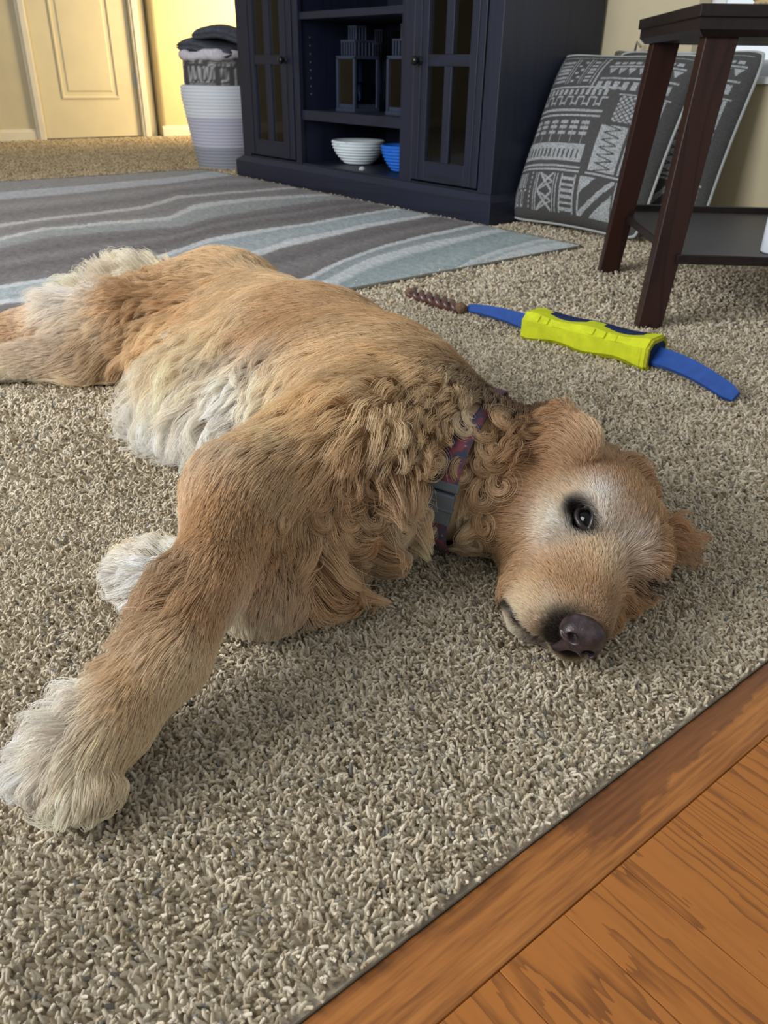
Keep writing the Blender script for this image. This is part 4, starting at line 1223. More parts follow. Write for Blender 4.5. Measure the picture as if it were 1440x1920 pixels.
LIPS = []
def dog_field():
    D = Field((-0.02, 0.26, -0.012), (1.02, 1.98, 0.30), 0.0042)
    # trunk, lying on its side
    tr = [((0.565, 0.685, 0.095), 0.115), ((0.605, 0.81, 0.100), 0.138), ((0.650, 1.00, 0.098), 0.135), ((0.690, 1.20, 0.090), 0.112), ((0.715, 1.38, 0.086), 0.112), ((0.725, 1.48, 0.075), 0.088)]
    for (a, ra), (b, rb) in zip(tr, tr[1:]): D.cap(a, b, ra, rb, 0.05, 0.77)
    # shoulder, upper arm, foreleg and paw that reach towards the camera
    D.cap((0.600, 0.74, 0.128), (0.46, 0.655, 0.128), 0.080, 0.062, 0.05)
    D.cap((0.46, 0.655, 0.128), pix(450, 925, 0.134), 0.062, 0.044, 0.04)
    e1, e2, e3, e4 = pix(444, 930, 0.134), pix(388, 1090, 0.104), pix(318, 1235, 0.074), pix(205, 1355, 0.046)
    D.cap(e1, e2, 0.038, 0.029, 0.03); D.cap(e2, e3, 0.029, 0.026, 0.02); D.cap(e3, e4, 0.026, 0.027, 0.02)
    pc = pix(150, 1410, 0.036)
    D.cap(e4, pc, 0.027, 0.026, 0.02)
    for px, py, z in ((70, 1435, 0.024), (98, 1472, 0.022), (140, 1490, 0.022), (188, 1478, 0.024)):
        D.cap(pc, pix(px, py, z), 0.0185, 0.0135, 0.008)
    # folded lower foreleg
    l1, l2, l3 = pix(600, 985, 0.060), pix(492, 1105, 0.044), pix(295, 1085, 0.036)
    D.cap(l1, l2, 0.050, 0.043, 0.03); D.cap(l2, l3, 0.040, 0.027, 0.02); D.cap(l3, pix(255, 1082, 0.028), 0.027, 0.024, 0.015)
    # breast and neck
    D.ell((0.490, 0.640, 0.088), (0.095, 0.080, 0.085), k=0.05)
    D.cap((0.590, 0.685, 0.095), hd(-0.075, -0.012, 0.0), 0.106, 0.076, 0.05, 0.92)
    # soft belly between the legs
    D.cap((0.520, 0.87, 0.064), (0.535, 1.06, 0.060), 0.090, 0.088, 0.05, 0.8); D.cap((0.535, 1.06, 0.060), (0.575, 1.27, 0.055), 0.088, 0.080, 0.05, 0.8)
    # hind legs, rump and tail
    k1, k2 = pix(235, 600, 0.100), pix(40, 622, 0.060)
    D.cap((0.700, 1.36, 0.115), k1, 0.088, 0.056, 0.05, 0.9); D.cap(k1, k2, 0.052, 0.030, 0.03); D.cap(k2, pix(-170, 640, 0.040), 0.029, 0.024, 0.02); D.cap(pix(-170, 640, 0.040), pix(-290, 620, 0.03), 0.027, 0.03, 0.02)
    j1 = pix(160, 668, 0.045)
    D.cap((0.69, 1.34, 0.070), j1, 0.075, 0.042, 0.04); D.cap(j1, pix(-40, 690, 0.030), 0.038, 0.026, 0.02); D.cap(pix(-40, 690, 0.030), pix(-260, 700, 0.026), 0.025, 0.026, 0.02)
    D.cap((0.76, 1.52, 0.090), pix(235, 545, 0.080), 0.055, 0.045, 0.04); D.cap(pix(235, 545, 0.080), pix(120, 585, 0.05), 0.042, 0.020, 0.03)
    # ---- head
    D.ell(hd(-0.030, 0.006, 0), np.array([0.082, 0.062, 0.068])*HS, HR, 0.02)
    D.ell(hd(-0.005, 0.030, 0), np.array([0.060, 0.040, 0.056])*HS, HR, 0.02)
    for s in (-1, 1):
        D.ell(hd(-0.025, -0.030, 0.040*s), np.array([0.055, 0.045, 0.032])*HS, HR, 0.025)       # cheek
        D.ell(hd(0.026, 0.042, 0.030*s), np.array([0.028, 0.016, 0.022])*HS, HR, 0.015)         # brow
        D.ell(hd(0.078, -0.036, 0.022*s), np.array([0.058, 0.036, 0.021])*HS, HR, 0.016)        # flews
        D.ell(hd(0.022, -0.002, 0.046*s), np.array([0.034, 0.022, 0.016])*HS, HR, 0.015)        # zygoma
    D.cap(hd(0.030, -0.010, 0), hd(0.122, -0.012, 0), 0.044*HS, 0.0265*HS, 0.025)               # muzzle
    D.cap(hd(0.055, 0.012, 0), hd(0.135, 0.002, 0), 0.024*HS, 0.019*HS, 0.015)                  # bridge
    D.cap(hd(-0.020, -0.060, 0), hd(0.098, -0.060, 0), 0.036*HS, 0.018*HS, 0.018)               # lower jaw
    # lip line on both sides (the upper one lies where the photo shows it) and the eye sockets
    def trace(px, py):
        d = FW+RT*(px-720)/F_PX-UP*(py-960)/F_PX; d = d/np.linalg.norm(d)
        t = np.arange(0.5, 0.95, 0.0008); v = D.sdf(CAM+d*t[:, None])
        h = np.nonzero(v < 0.0005)[0]
        i = h[0] if len(h) else int(np.argmin(v))
        return CAM+d*t[i]
    up_ = [hd(0.150, -0.040, 0.004), trace(1022, 1203), trace(985, 1182), trace(958, 1146), trace(944, 1112), trace(940, 1086), trace(928, 1074)]
    dn_ = []
    for q in up_:
        c = HR.T @ (q-HO)/HS; dn_.append(hd(c[0], c[1], -c[2]))
    LIPS.extend([up_, dn_])
    for pts in LIPS:
        for a, b in zip(pts, pts[1:]): D.cap(a, b, 0.0056, 0.0056, 0.005, sub=True)
    for s in (-1, 1):
        D.ell(hd(0.046, 0.031, 0.042*s), np.array([0.016, 0.014, 0.013])*HS, HR, 0.006, sub=True)
    D.ell(hd(0.152, -0.005, 0), np.array([0.012, 0.014, 0.017])*HS, HR, 0.006, sub=True)
    # ears
    def flap(p, q, w, th, up_, k=0.008):
        p, q = np.array(p), np.array(q); x = q-p; L = np.linalg.norm(x); x /= L
        z = up_-x*(up_ @ x); z /= np.linalg.norm(z); y = np.cross(z, x)
        D.ell((p+q)/2, (L*0.62, w, th), np.stack([x, y, z], 1), k)
    sd = HR[:, 2]
    flap(hd(-0.022, 0.045, 0.062), hd(-0.090, 0.020, 0.080), 0.038, 0.014, sd)
    flap(hd(-0.070, 0.028, 0.080), hd(-0.150, -0.030, 0.088), 0.045, 0.013, sd, 0.012)
    flap(hd(-0.030, 0.045, -0.052), pix(1228, 1012, 0.016), 0.032, 0.011, np.array([0, 0, 1.0]))
    # flatten on the carpet
    zz = np.arange(D.n[2])*D.h+D.lo[2]; yy = np.arange(D.n[1])*D.h+D.lo[1]
    zf = np.where(yy > 1.63, 0.0125, 0.004)          # the hindquarters lie on the rug
    D.v = np.maximum(D.v, (zf[:, None]-zz[None])[None].astype(np.float32))
    D.prep()
    return D
DF = dog_field()
DV, DQ = surface_nets(DF.v, DF.lo, DF.h)
for _ in range(2):      # settle the vertices on the surface
    DV = DV-DF.grad(DV)*DF.sdf(DV)[:, None]*0.7
DN = DF.grad(DV)
bvh = BVHTree.FromPolygons(DV.tolist(), DQ.tolist())

PAL = dict(G=(232, 203, 160), T=(209, 171, 126), L=(242, 222, 188), C=(248, 237, 217), W=(252, 248, 242), R=(201, 160, 119), D=(128, 98, 72),
           K=(44, 36, 34), B=(192, 164, 132), S=(221, 187, 145))
# place in the photo, lie of the coat there, length (m), colour, curl (1/m), wave, clumping
ANCH = [
 (470,480,-.7,-.4,.035,'G',0,.25,.28),(560,530,-.8,-.4,.032,'T',0,.25,.28),(650,570,-.8,-.4,.032,'T',0,.25,.28),(740,605,-.8,-.4,.032,'T',0,.25,.28),(820,645,-.7,-.4,.035,'G',0,.25,.28),(885,700,-.6,-.2,.04,'L',0,.3,.30),
 (450,560,-.8,.1,.04,'G',0,.3,.30),(560,620,-.85,.2,.04,'T',0,.25,.28),(660,660,-.9,.1,.04,'G',0,.3,.30),(760,720,-.6,.5,.045,'G',0,.5,.6),(350,560,-.7,.4,.05,'T',0,.6,.6),
 (400,640,-.6,.7,.055,'L',0,.5,.6),(480,680,-.4,.6,.045,'C',15,.8,.7),(360,720,-.5,.8,.07,'C',6,.7,.7),(300,760,-.3,.9,.085,'W',8,.8,.7),(350,840,-.1,1,.08,'W',8,.8,.7),(270,820,-.3,.9,.095,'W',8,.8,.7),(430,790,-.4,.8,.05,'W',12,.8,.7),(530,740,-.2,.7,.04,'L',10,.6,.6),(450,720,.2,.5,.04,'W',20,.8,.7),(520,690,-.3,.6,.04,'C',10,.6,.6),(300,700,-.5,.7,.065,'C',6,.6,.65),(470,760,-.4,.7,.04,'W',10,.6,.6),
 (230,700,-.6,.6,.065,'L',6,.6,.6),(180,660,-.7,.5,.05,'B',6,.6,.6),(330,900,-.2,1,.06,'C',6,.6,.6),
 (640,770,-.6,.6,.05,'G',0,.5,.6),(720,800,-.3,.9,.055,'L',0,.6,.6),(560,830,-.8,.5,.035,'L',0,.3,.30),(600,880,-.6,.7,.035,'S',0,.3,.30),(500,870,-.7,.5,.025,'G',0,.25,.22),(400,850,-.8,.45,.025,'S',0,.25,.22),(540,930,-.3,.9,.03,'G',0,.3,.30),
 (440,930,-.3,.9,.014,'S',0,.2,.3),(400,1010,-.35,.9,.011,'S',0,.1,.15),(360,1120,-.4,.9,.010,'S',0,.1,.15),(310,1200,-.45,.9,.010,'L',0,.1,.15),(330,1290,-.4,.9,.010,'L',0,.1,.15),(240,1300,-.45,.9,.011,'G',0,.1,.15),(270,1350,-.4,.9,.011,'L',0,.1,.15),(180,1370,-.45,.9,.020,'L',0,.2,.5),(120,1430,-.5,.85,.028,'C',0,.1,.52),(200,1430,-.2,.95,.022,'L',0,.1,.45),(80,1440,-.6,.7,.036,'W',0,.1,.56),(150,1480,-.25,.95,.032,'C',0,.1,.56),
 (338,1060,-.9,.45,.055,'B',6,.4,.8),(290,1180,-.9,.4,.05,'B',6,.4,.8),(330,970,-.8,.5,.035,'L',4,.4,.6),(140,1330,-.95,.15,.045,'W',6,.4,.7),(322,1110,-.9,.45,.055,'B',6,.4,.8),
 (500,1050,.1,1,.03,'T',0,.3,.6),(480,1130,-.2,.8,.018,'C',0,.2,.4),(530,1090,.2,.9,.025,'S',0,.25,.28),(262,1062,-.9,-.2,.032,'W',4,.2,.6),(250,1105,-.9,.4,.028,'W',4,.2,.55),
 (600,950,-.2,1,.045,'G',6,.5,.6),(650,1000,0,1,.080,'R',45,.4,.85),(720,1000,.1,1,.085,'L',60,.4,.9),(740,900,-.1,1,.075,'R',45,.5,.85),(780,1010,-.1,1,.080,'L',65,.4,.9),(690,880,-.3,.9,.055,'R',16,.7,.8),(620,1040,0,1,.075,'S',40,.4,.85),(700,940,0,1,.08,'T',55,.4,.9),
 (800,760,-.5,.8,.045,'G',12,.9,.7),(850,830,-.4,.9,.05,'S',20,1,.8),(870,750,-.3,.9,.045,'L',6,.8,.7),(926,756,-.3,.8,.022,'D',0,.3,.30),(770,840,-.3,.9,.05,'G',8,.8,.7),(960,730,-.6,.2,.03,'G',0,.3,.30),  # the D entry paints the shaded crease behind the ear
 (1090,800,-.4,-.2,.018,'R',0,.2,.5),(1040,800,-.8,.3,.028,'R',4,.4,.6),(980,820,-.9,.4,.05,'R',10,.9,.8),(920,850,-.8,.5,.06,'S',24,.9,.85),(880,900,-.5,.8,.06,'G',40,.7,.9),(860,960,-.3,.9,.06,'L',55,.6,.9),(1000,765,-.7,-.3,.025,'T',0,.3,.30),(1120,815,0,-.5,.014,'L',0,.2,.4),
 (950,900,-.9,.3,.024,'T',4,.3,.30),(985,950,-.95,.1,.014,'R',0,.2,.4),(900,980,-.8,.5,.045,'L',45,.6,.85),(890,1040,-.7,.6,.03,'S',10,.5,.6),(955,1010,-.95,.1,.011,'S',0,.1,.15),
 (1025,955,-.9,-.2,.009,'C',0,.1,.2),(1050,1000,-.8,-.3,.007,'W',0,.1,.2),(1060,920,-.7,-.6,.008,'L',0,.1,.2),(1030,900,-.8,-.3,.010,'R',0,.1,.2),(1100,880,-.5,-.8,.009,'R',0,.1,.2),(1160,890,-.3,-.9,.009,'R',0,.1,.2),(1190,940,0,-1,.009,'T',0,.1,.2),(1135,922,-.2,-.9,.007,'W',0,.1,.2),(1145,985,0,-1,.006,'W',0,.1,.2),(1185,1015,.1,-.9,.007,'W',0,.1,.2),(1165,970,0,-1,.007,'S',0,.1,.2),  # forehead, cheek and muzzle tones darkened to paint in the dimmer light there
 (1120,1040,-.1,-1,.006,'L',0,.1,.2),(1085,1095,-.2,-.9,.005,'T',0,.05,.2),(1105,1125,0,-1,.004,'B',0,.05,.2),(1040,1080,-.6,-.7,.007,'S',0,.1,.2),(1000,1060,-.8,-.5,.008,'S',0,.1,.2),(1000,1120,-.7,-.6,.008,'L',0,.1,.2),(1030,1140,-.5,-.7,.007,'C',0,.1,.2),(1020,1175,-.6,-.6,.006,'B',0,.1,.2),(960,1165,-.7,-.5,.006,'C',0,.1,.2),(935,1120,-.7,-.4,.008,'L',0,.1,.2),(1080,1040,-.4,-.9,.006,'S',0,.1,.2),
 (1240,1005,.7,.2,.045,'R',4,.4,.7),(1225,1050,.5,.7,.04,'T',4,.4,.7),(1215,950,.2,-.6,.010,'G',0,.2,.3),
 (300,520,-.4,-.5,.045,'T',4,.5,.6),(235,525,-.3,-.9,.075,'C',0,.1,.62),(185,540,-.6,-.6,.085,'C',2,.1,.65),(120,580,-.9,.2,.09,'W',5,.2,.75),(250,585,-.7,.3,.04,'T',6,.5,.6),(180,625,-.8,.3,.028,'L',4,.3,.30),(60,610,-.95,.1,.016,'S',0,.2,.4),(100,655,-.9,.2,.024,'B',0,.25,.28),(40,692,-1,.1,.013,'C',0,.2,.4),(300,620,-.6,.6,.05,'G',4,.5,.6),(330,540,-.5,.2,.05,'G',4,.5,.6),(390,500,-.6,-.1,.045,'G',0,.3,.30),
 (200,760,-.5,.8,.095,'W',8,.7,.75),(240,800,-.5,.8,.09,'W',8,.7,.75),(170,715,-.7,.6,.08,'L',6,.6,.75),(290,870,-.4,.9,.085,'C',8,.7,.75),(390,690,-.5,.7,.055,'C',8,.7,.6),(330,690,-.5,.7,.065,'L',6,.6,.6),(420,850,-.5,.7,.035,'C',8,.5,.5),
]
def build_anchors():
    P, T, N, L, C, X = [], [], [], [], [], []
    for a in ANCH:
        d = FW+RT*(a[0]-720)/F_PX-UP*(a[1]-960)/F_PX; d = d/np.linalg.norm(d)
        h = bvh.ray_cast(Vector(CAM), Vector(d))
        if h[0] is None:
            q = pix(a[0], a[1], 0.06); h = bvh.find_nearest(Vector(q))
        p = np.array(h[0]); n = DF.grad(p[None])[0]
        t = RT*a[2]-UP*a[3]
        if n @ d > -0.35:            # seen edge-on: use the screen direction as it is
            pass
        else:                        # slide the screen direction into the surface
            t = t-d*((t @ n)/(d @ n))
        t = t-n*(t @ n); t /= max(np.linalg.norm(t), 1e-6)
        P.append(p); T.append(t); N.append(n); L.append(a[4]); C.append(lin(PAL[a[5]])); X.append(a[6:9])
    return [np.array(q) for q in (P, T, N, L, C, X)]
AP, AT, AN, AL, AC, AX = build_anchors()
_dd = np.sort(np.linalg.norm(AP[:, None]-AP[None], axis=-1), axis=1)
AS = np.clip(_dd[:, 1:4].mean(1)*0.55, 0.006, 0.06)
EYES = [hd(0.0385, 0.030, 0.0335), hd(0.0385, 0.030, -0.0335)]
NOSE = hd(0.150, -0.004, 0)

def seg_dist(P, pts):
    best = np.full(len(P), 9.0)
    for a, b in zip(pts, pts[1:]):
        ab = b-a; t = np.clip(((P-a) @ ab)/(ab @ ab), 0, 1)
        best = np.minimum(best, np.linalg.norm(P-a-t[:, None]*ab, axis=1))
    return best
def sstep(x, a, b):
    t = np.clip((x-a)/(b-a), 0, 1); return t*t*(3-2*t)

def coat(P, N):
    "lie, length, colour and character of the coat at surface points"
    t = np.zeros((len(P), 3)); L = np.zeros(len(P)); C = np.zeros((len(P), 3)); X = np.zeros((len(P), 3))
    for i in range(0, len(P), 20000):
        s = slice(i, i+20000)
        d2 = ((P[s, None]-AP[None])**2).sum(-1)
        nn = np.clip(0.35+0.65*(N[s] @ AN.T), 0.04, 1)
        w = nn*(np.exp(-d2/(2*AS[None]**2))+3e-4/(1+d2/AS[None]**2)**2)
        w /= w.sum(1, keepdims=True)
        t[s] = w @ AT; L[s] = w @ AL; C[s] = w @ AC; X[s] = w @ AX
    t -= N*(t*N).sum(1, keepdims=True)
    bad = np.linalg.norm(t, axis=1) < 1e-3
    t[bad] = np.cross(N[bad], [0, 0, 1.0])+1e-4
    t /= np.linalg.norm(t, axis=1, keepdims=True)
    # dark skin and hair round the eyes, nose and lips
    k = np.zeros(len(P))
    for e in EYES:
        q = (P-e) @ HR/HS
        k = np.maximum(k, 1-sstep(np.sqrt((q[:, 0]/1.15+0.002)**2+(q[:, 1]/1.0)**2+q[:, 2]**2*0.6), 0.0140, 0.0235))
    k = np.maximum(k, 0.95*(1-sstep(np.linalg.norm(P-hd(0.150, -0.014, 0.0), axis=1), 0.022, 0.038)))
    for l in LIPS: k = np.maximum(k, 1-sstep(seg_dist(P, l), 0.0045, 0.0098))
    chin = hd(0.128, -0.056, 0.0); k = np.maximum(k, 0.55*(1-sstep(np.linalg.norm(P-chin, axis=1), 0.012, 0.028)))
    C = C*(1-k[:, None])+lin((46, 38, 36))*k[:, None]
    return t, L, C, X, k

_t, _L, _C, _X, _k = coat(DV, DN)
dog = empty('dog', (0.62, 0.95, 0.0))
prop(dog, 'golden retriever lying on its side on the beige carpet, looking at the camera', 'dog')
DOFF = np.array([0.62, 0.95, 0.0])
me = np_mesh('body', DV-DOFF, DQ)
vcol(me, _C*np.array([0.62, 0.55, 0.5])*(1-0.3*_k[:, None]))
link('body', me, attr_mat('dog_skin', 0.7, 0.2), dog)

# ---- eyes, lids and nose leather
def eye_mat():
    t = NT('dark_eye')
    tc = t.n('ShaderNodeTexCoord'); s = t.n('ShaderNodeSeparateXYZ'); t.l(tc.outputs['Object'], s.inputs[0])
    # object Z looks out of the eye: pupil, brown iris, dark white
    t.l(t.ramp(s.outputs[2], [(0.0, (14, 10, 9)), (0.0090, (16, 11, 9)), (0.0098, (44, 26, 17)), (0.0112, (30, 18, 12)), (0.0118, (3, 3, 3))]), t.b.inputs['Base Color'])
    t.b.inputs['Roughness'].default_value = 0.04; t.b.inputs['Specular IOR Level'].default_value = 0.6
    t.b.inputs['IOR'].default_value = 1.38
    return t.m
M_EYE = eye_mat()
M_LID = paint('dark_eyelid', (38, 30, 30), 0.35, 0.1, 200, 0.1, 0.5)
def eye(i):
    c = EYES[i]; s = 1 if i == 0 else -1
    out = HR @ np.array([0.55, 0.30, 0.78*s]); out /= np.linalg.norm(out)
    bm = bmesh.new(); bmesh.ops.create_uvsphere(bm, u_segments=32, v_segments=24, radius=0.0128)
    o = from_bm('eye', bm, M_EYE, dog, True)
    rot = Vector(out).to_track_quat('Z', 'Y'); o.rotation_mode = 'QUATERNION'; o.rotation_quaternion = rot
    o.location = c-DOFF
    # lids: an almond ring that hugs the ball
    x = HR[:, 0]-out*(HR[:, 0] @ out); x /= np.linalg.norm(x); y = np.cross(out, x)
    pts = []; rad = []
    for k in range(41):
        a = 2*math.pi*k/40
        u, v = 0.0122*math.cos(a), 0.0082*math.sin(a)*(1-0.15*math.cos(a))
        h = math.sqrt(max(0.0138**2-u*u-v*v, 1e-6))
        pts.append(tuple(c-DOFF+x*u+y*v+out*h)); rad.append(0.0028+0.0008*abs(math.cos(a)))
    bm = bmesh.new(); tube(bm, pts, rad, 10)
    l = from_bm('eyelid', bm, M_LID, dog, True)
for i in (0, 1): eye(i)
def nose():
    lo = NOSE-0.04; N = Field(lo, NOSE+0.04, 0.0011)
    N.v[:] = 0.05
    N.ell(hd(0.150, -0.003, 0), np.array([0.0165, 0.0165, 0.0200])*HS, HR, 0.004)
    N.ell(hd(0.155, 0.004, 0), np.array([0.0125, 0.0105, 0.0150])*HS, HR, 0.005)
    N.cap(hd(0.152, -0.016, 0), hd(0.147, -0.032, 0), 0.0060, 0.0045, 0.006)
    for s in (-1, 1):
        N.ell(hd(0.151, -0.006, 0.0125*s), np.array([0.014, 0.0115, 0.0085])*HS, HR, 0.004)
        N.ell(hd(0.1635, -0.0065, 0.0105*s), np.array([0.0095, 0.0052, 0.0056])*HS, HR, 0.002, sub=True)
        N.cap(hd(0.164, -0.010, 0.010*s), hd(0.152, -0.014, 0.0225*s), 0.0026, 0.0020, 0.002, sub=True)
    N.cap(hd(0.170, 0.0, 0), hd(0.163, -0.034, 0), 0.0011, 0.0014, 0.0015, sub=True)
    N.prep()
    V, Q = surface_nets(N.v, N.lo, N.h)
    V = V-N.grad(V)*N.sdf(V)[:, None]*0.6
    me = np_mesh('nose', V-DOFF, Q)
    t = NT('nose_leather'); v = t.coords()
    t.l(t.ramp(t.noise(v, 90, 3), [(0.35, (38, 30, 32)), (0.55, (66, 51, 53)), (0.75, (92, 73, 75))]), t.b.inputs['Base Color'])
    t.b.inputs['Roughness'].default_value = 0.36; t.b.inputs['Specular IOR Level'].default_value = 0.5
    vo = t.n('ShaderNodeTexVoronoi'); vo.inputs['Scale'].default_value = 620; t.l(v, vo.inputs['Vector']); t.bump(vo.outputs['Distance'], 0.25, 0.0006)
    link('nose', me, t.m, dog)
nose()

# ---- collar
CN = np.array([0.618, 0.600, 0.085]); CA = np.array([-0.49, 0.86, 0.12]); CA /= np.linalg.norm(CA)
CU = np.array([0, 0, 1.0]); CU = CU-CA*(CU @ CA); CU /= np.linalg.norm(CU); CW = np.cross(CA, CU)
def collar():
    col = empty('collar', (0, 0, 0)); col.parent = dog
    n = 96; ring = []
    ang = np.arange(n)*2*math.pi/n
    D_ = np.cos(ang)[:, None]*CU+np.sin(ang)[:, None]*CW
    r = np.full(n, 0.04)
    for _ in range(60):
        d = DF.sdf(CN+D_*r[:, None]); r += np.clip(0.009-d, -0.01, 0.01)*0.6
    r = np.minimum(r, 0.16)
    r -= 0.011*sstep(D_[:, 2], 0.72, 0.95)           # buried in the ruff on top of the neck
    for _ in range(3): r = (np.roll(r, 1)+r*2+np.roll(r, -1))/4
    ctr = CN+D_*r[:, None]; ctr[:, 2] = np.maximum(ctr[:, 2], 0.006)
    rings = []
    V = []; F = []
    hw, th = 0.0125, 0.0016
    for i in range(n):
        nrm = D_[i]
        for a, b in ((-hw, -th), (hw, -th), (hw, th), (-hw, th)): V.append(ctr[i]+CA*a+nrm*b-DOFF)
    for i in range(n):
        j = (i+1) % n
        for k in range(4):
            m = (k+1) % 4; F.append((i*4+k, i*4+m, j*4+m, j*4+k))
    me = np_mesh('strap', V, F, False)
    t = NT('floral_webbing'); v = t.coords()
    vo = t.n('ShaderNodeTexVoronoi'); vo.inputs['Scale'].default_value = 95; t.l(v, vo.inputs['Vector'])
    big = t.noise(v, 55, 2)
    c1 = t.ramp(big, [(0.42, (66, 74, 98)), (0.5, (104, 70, 84)), (0.62, (150, 76, 88))])
    c2 = t.ramp(vo.outputs['Distance'], [(0.10, (190, 150, 150)), (0.22, (0, 0, 0))])
    mx = t.n('ShaderNodeMix', data_type='RGBA', blend_type='ADD'); mx.inputs[0].default_value = 0.7
    t.l(c1, mx.inputs[6]); t.l(c2, mx.inputs[7]); t.l(mx.outputs[2], t.b.inputs['Base Color'])
    t.b.inputs['Roughness'].default_value = 0.7
    link('strap', me, t.m, col)
    # hardware where the throat faces the camera
    uv = proj(ctr)
    def hw_at(px, py):
        vis = np.hypot(uv[0]-px, uv[1]-py)+np.where(D_[:, 0] < 0.2, 0, 500); return int(np.argmin(vis))
    M_PL = paint('grey_plastic', (92, 100, 106), 0.45, 0.05, 60, 0.1, 0.4)
    def frame_box(name, i, along, half_w, thick, off=0.003, span=0.0):
        j = (i+1) % n; tg = ctr[j]-ctr[i-1]; tg /= np.linalg.norm(tg); nr = np.cross(CA, tg); nr = nr if nr @ D_[i] > 0 else -nr
        bm = bmesh.new(); box(bm, -along/2, along/2, -half_w, half_w, -thick/2, thick/2, 0.0016)
        o = from_bm(name, bm, M_PL, col)
        c = ctr[i]-DOFF+nr*off
        M = Matrix(((tg[0], CA[0], nr[0], c[0]), (tg[1], CA[1], nr[1], c[1]), (tg[2], CA[2], nr[2], c[2]), (0, 0, 0, 1)))
        o.matrix_local = M
        return o
    i1 = hw_at(835, 905); i2 = hw_at(808, 950)
    frame_box('slide', i1, 0.010, 0.0165, 0.006)
    frame_box('buckle', i2, 0.034, 0.0155, 0.009, 0.004)
    frame_box('buckle_bar', i2, 0.004, 0.0165, 0.011, 0.004)
    return col
collar()

# ---- coat
def roots(n_long, n_short):
    A, B, C_, E = (DV[DQ[:, i]] for i in range(4))
    ar = 0.5*np.linalg.norm(np.cross(B-A, C_-A), axis=1)+0.5*np.linalg.norm(np.cross(C_-A, E-A), axis=1)
    cen = DV[DQ].mean(1)
    return A, B, C_, E, ar, cen
def sample_roots():
    A, B, C_, E, ar, cen = roots(0, 0)
    Lf = _L[DQ].mean(1); nz = DN[DQ].mean(1)[:, 2]
    rad = np.interp(Lf, [0.004, 0.010, 0.02, 0.05, 0.09], [0.00017, 0.00020, 0.00025, 0.00030, 0.00032])
    dens = np.interp(Lf, [0.005, 0.012, 0.03, 0.06, 0.09], [5.0, 4.5, 5.0, 5.5, 5.5])/(Lf*2*rad)
    hidden = (nz < -0.55) | ((cen[:, 2] < 0.012) & (nz < 0.1))
    off = proj(cen); gone = (off[0] < -260)
    dens[hidden | gone] *= 0.06
    lam = ar*np.minimum(dens, 1.3e6)
    cnt = RNG.poisson(lam)
    f = np.repeat(np.arange(len(DQ)), cnt)
    u, v = RNG.random(len(f)), RNG.random(len(f))
    P = (A[f]*((1-u)*(1-v))[:, None]+B[f]*(u*(1-v))[:, None]+C_[f]*(u*v)[:, None]+E[f]*((1-u)*v)[:, None])
    P = P-DF.grad(P)*DF.sdf(P)[:, None]
    return P
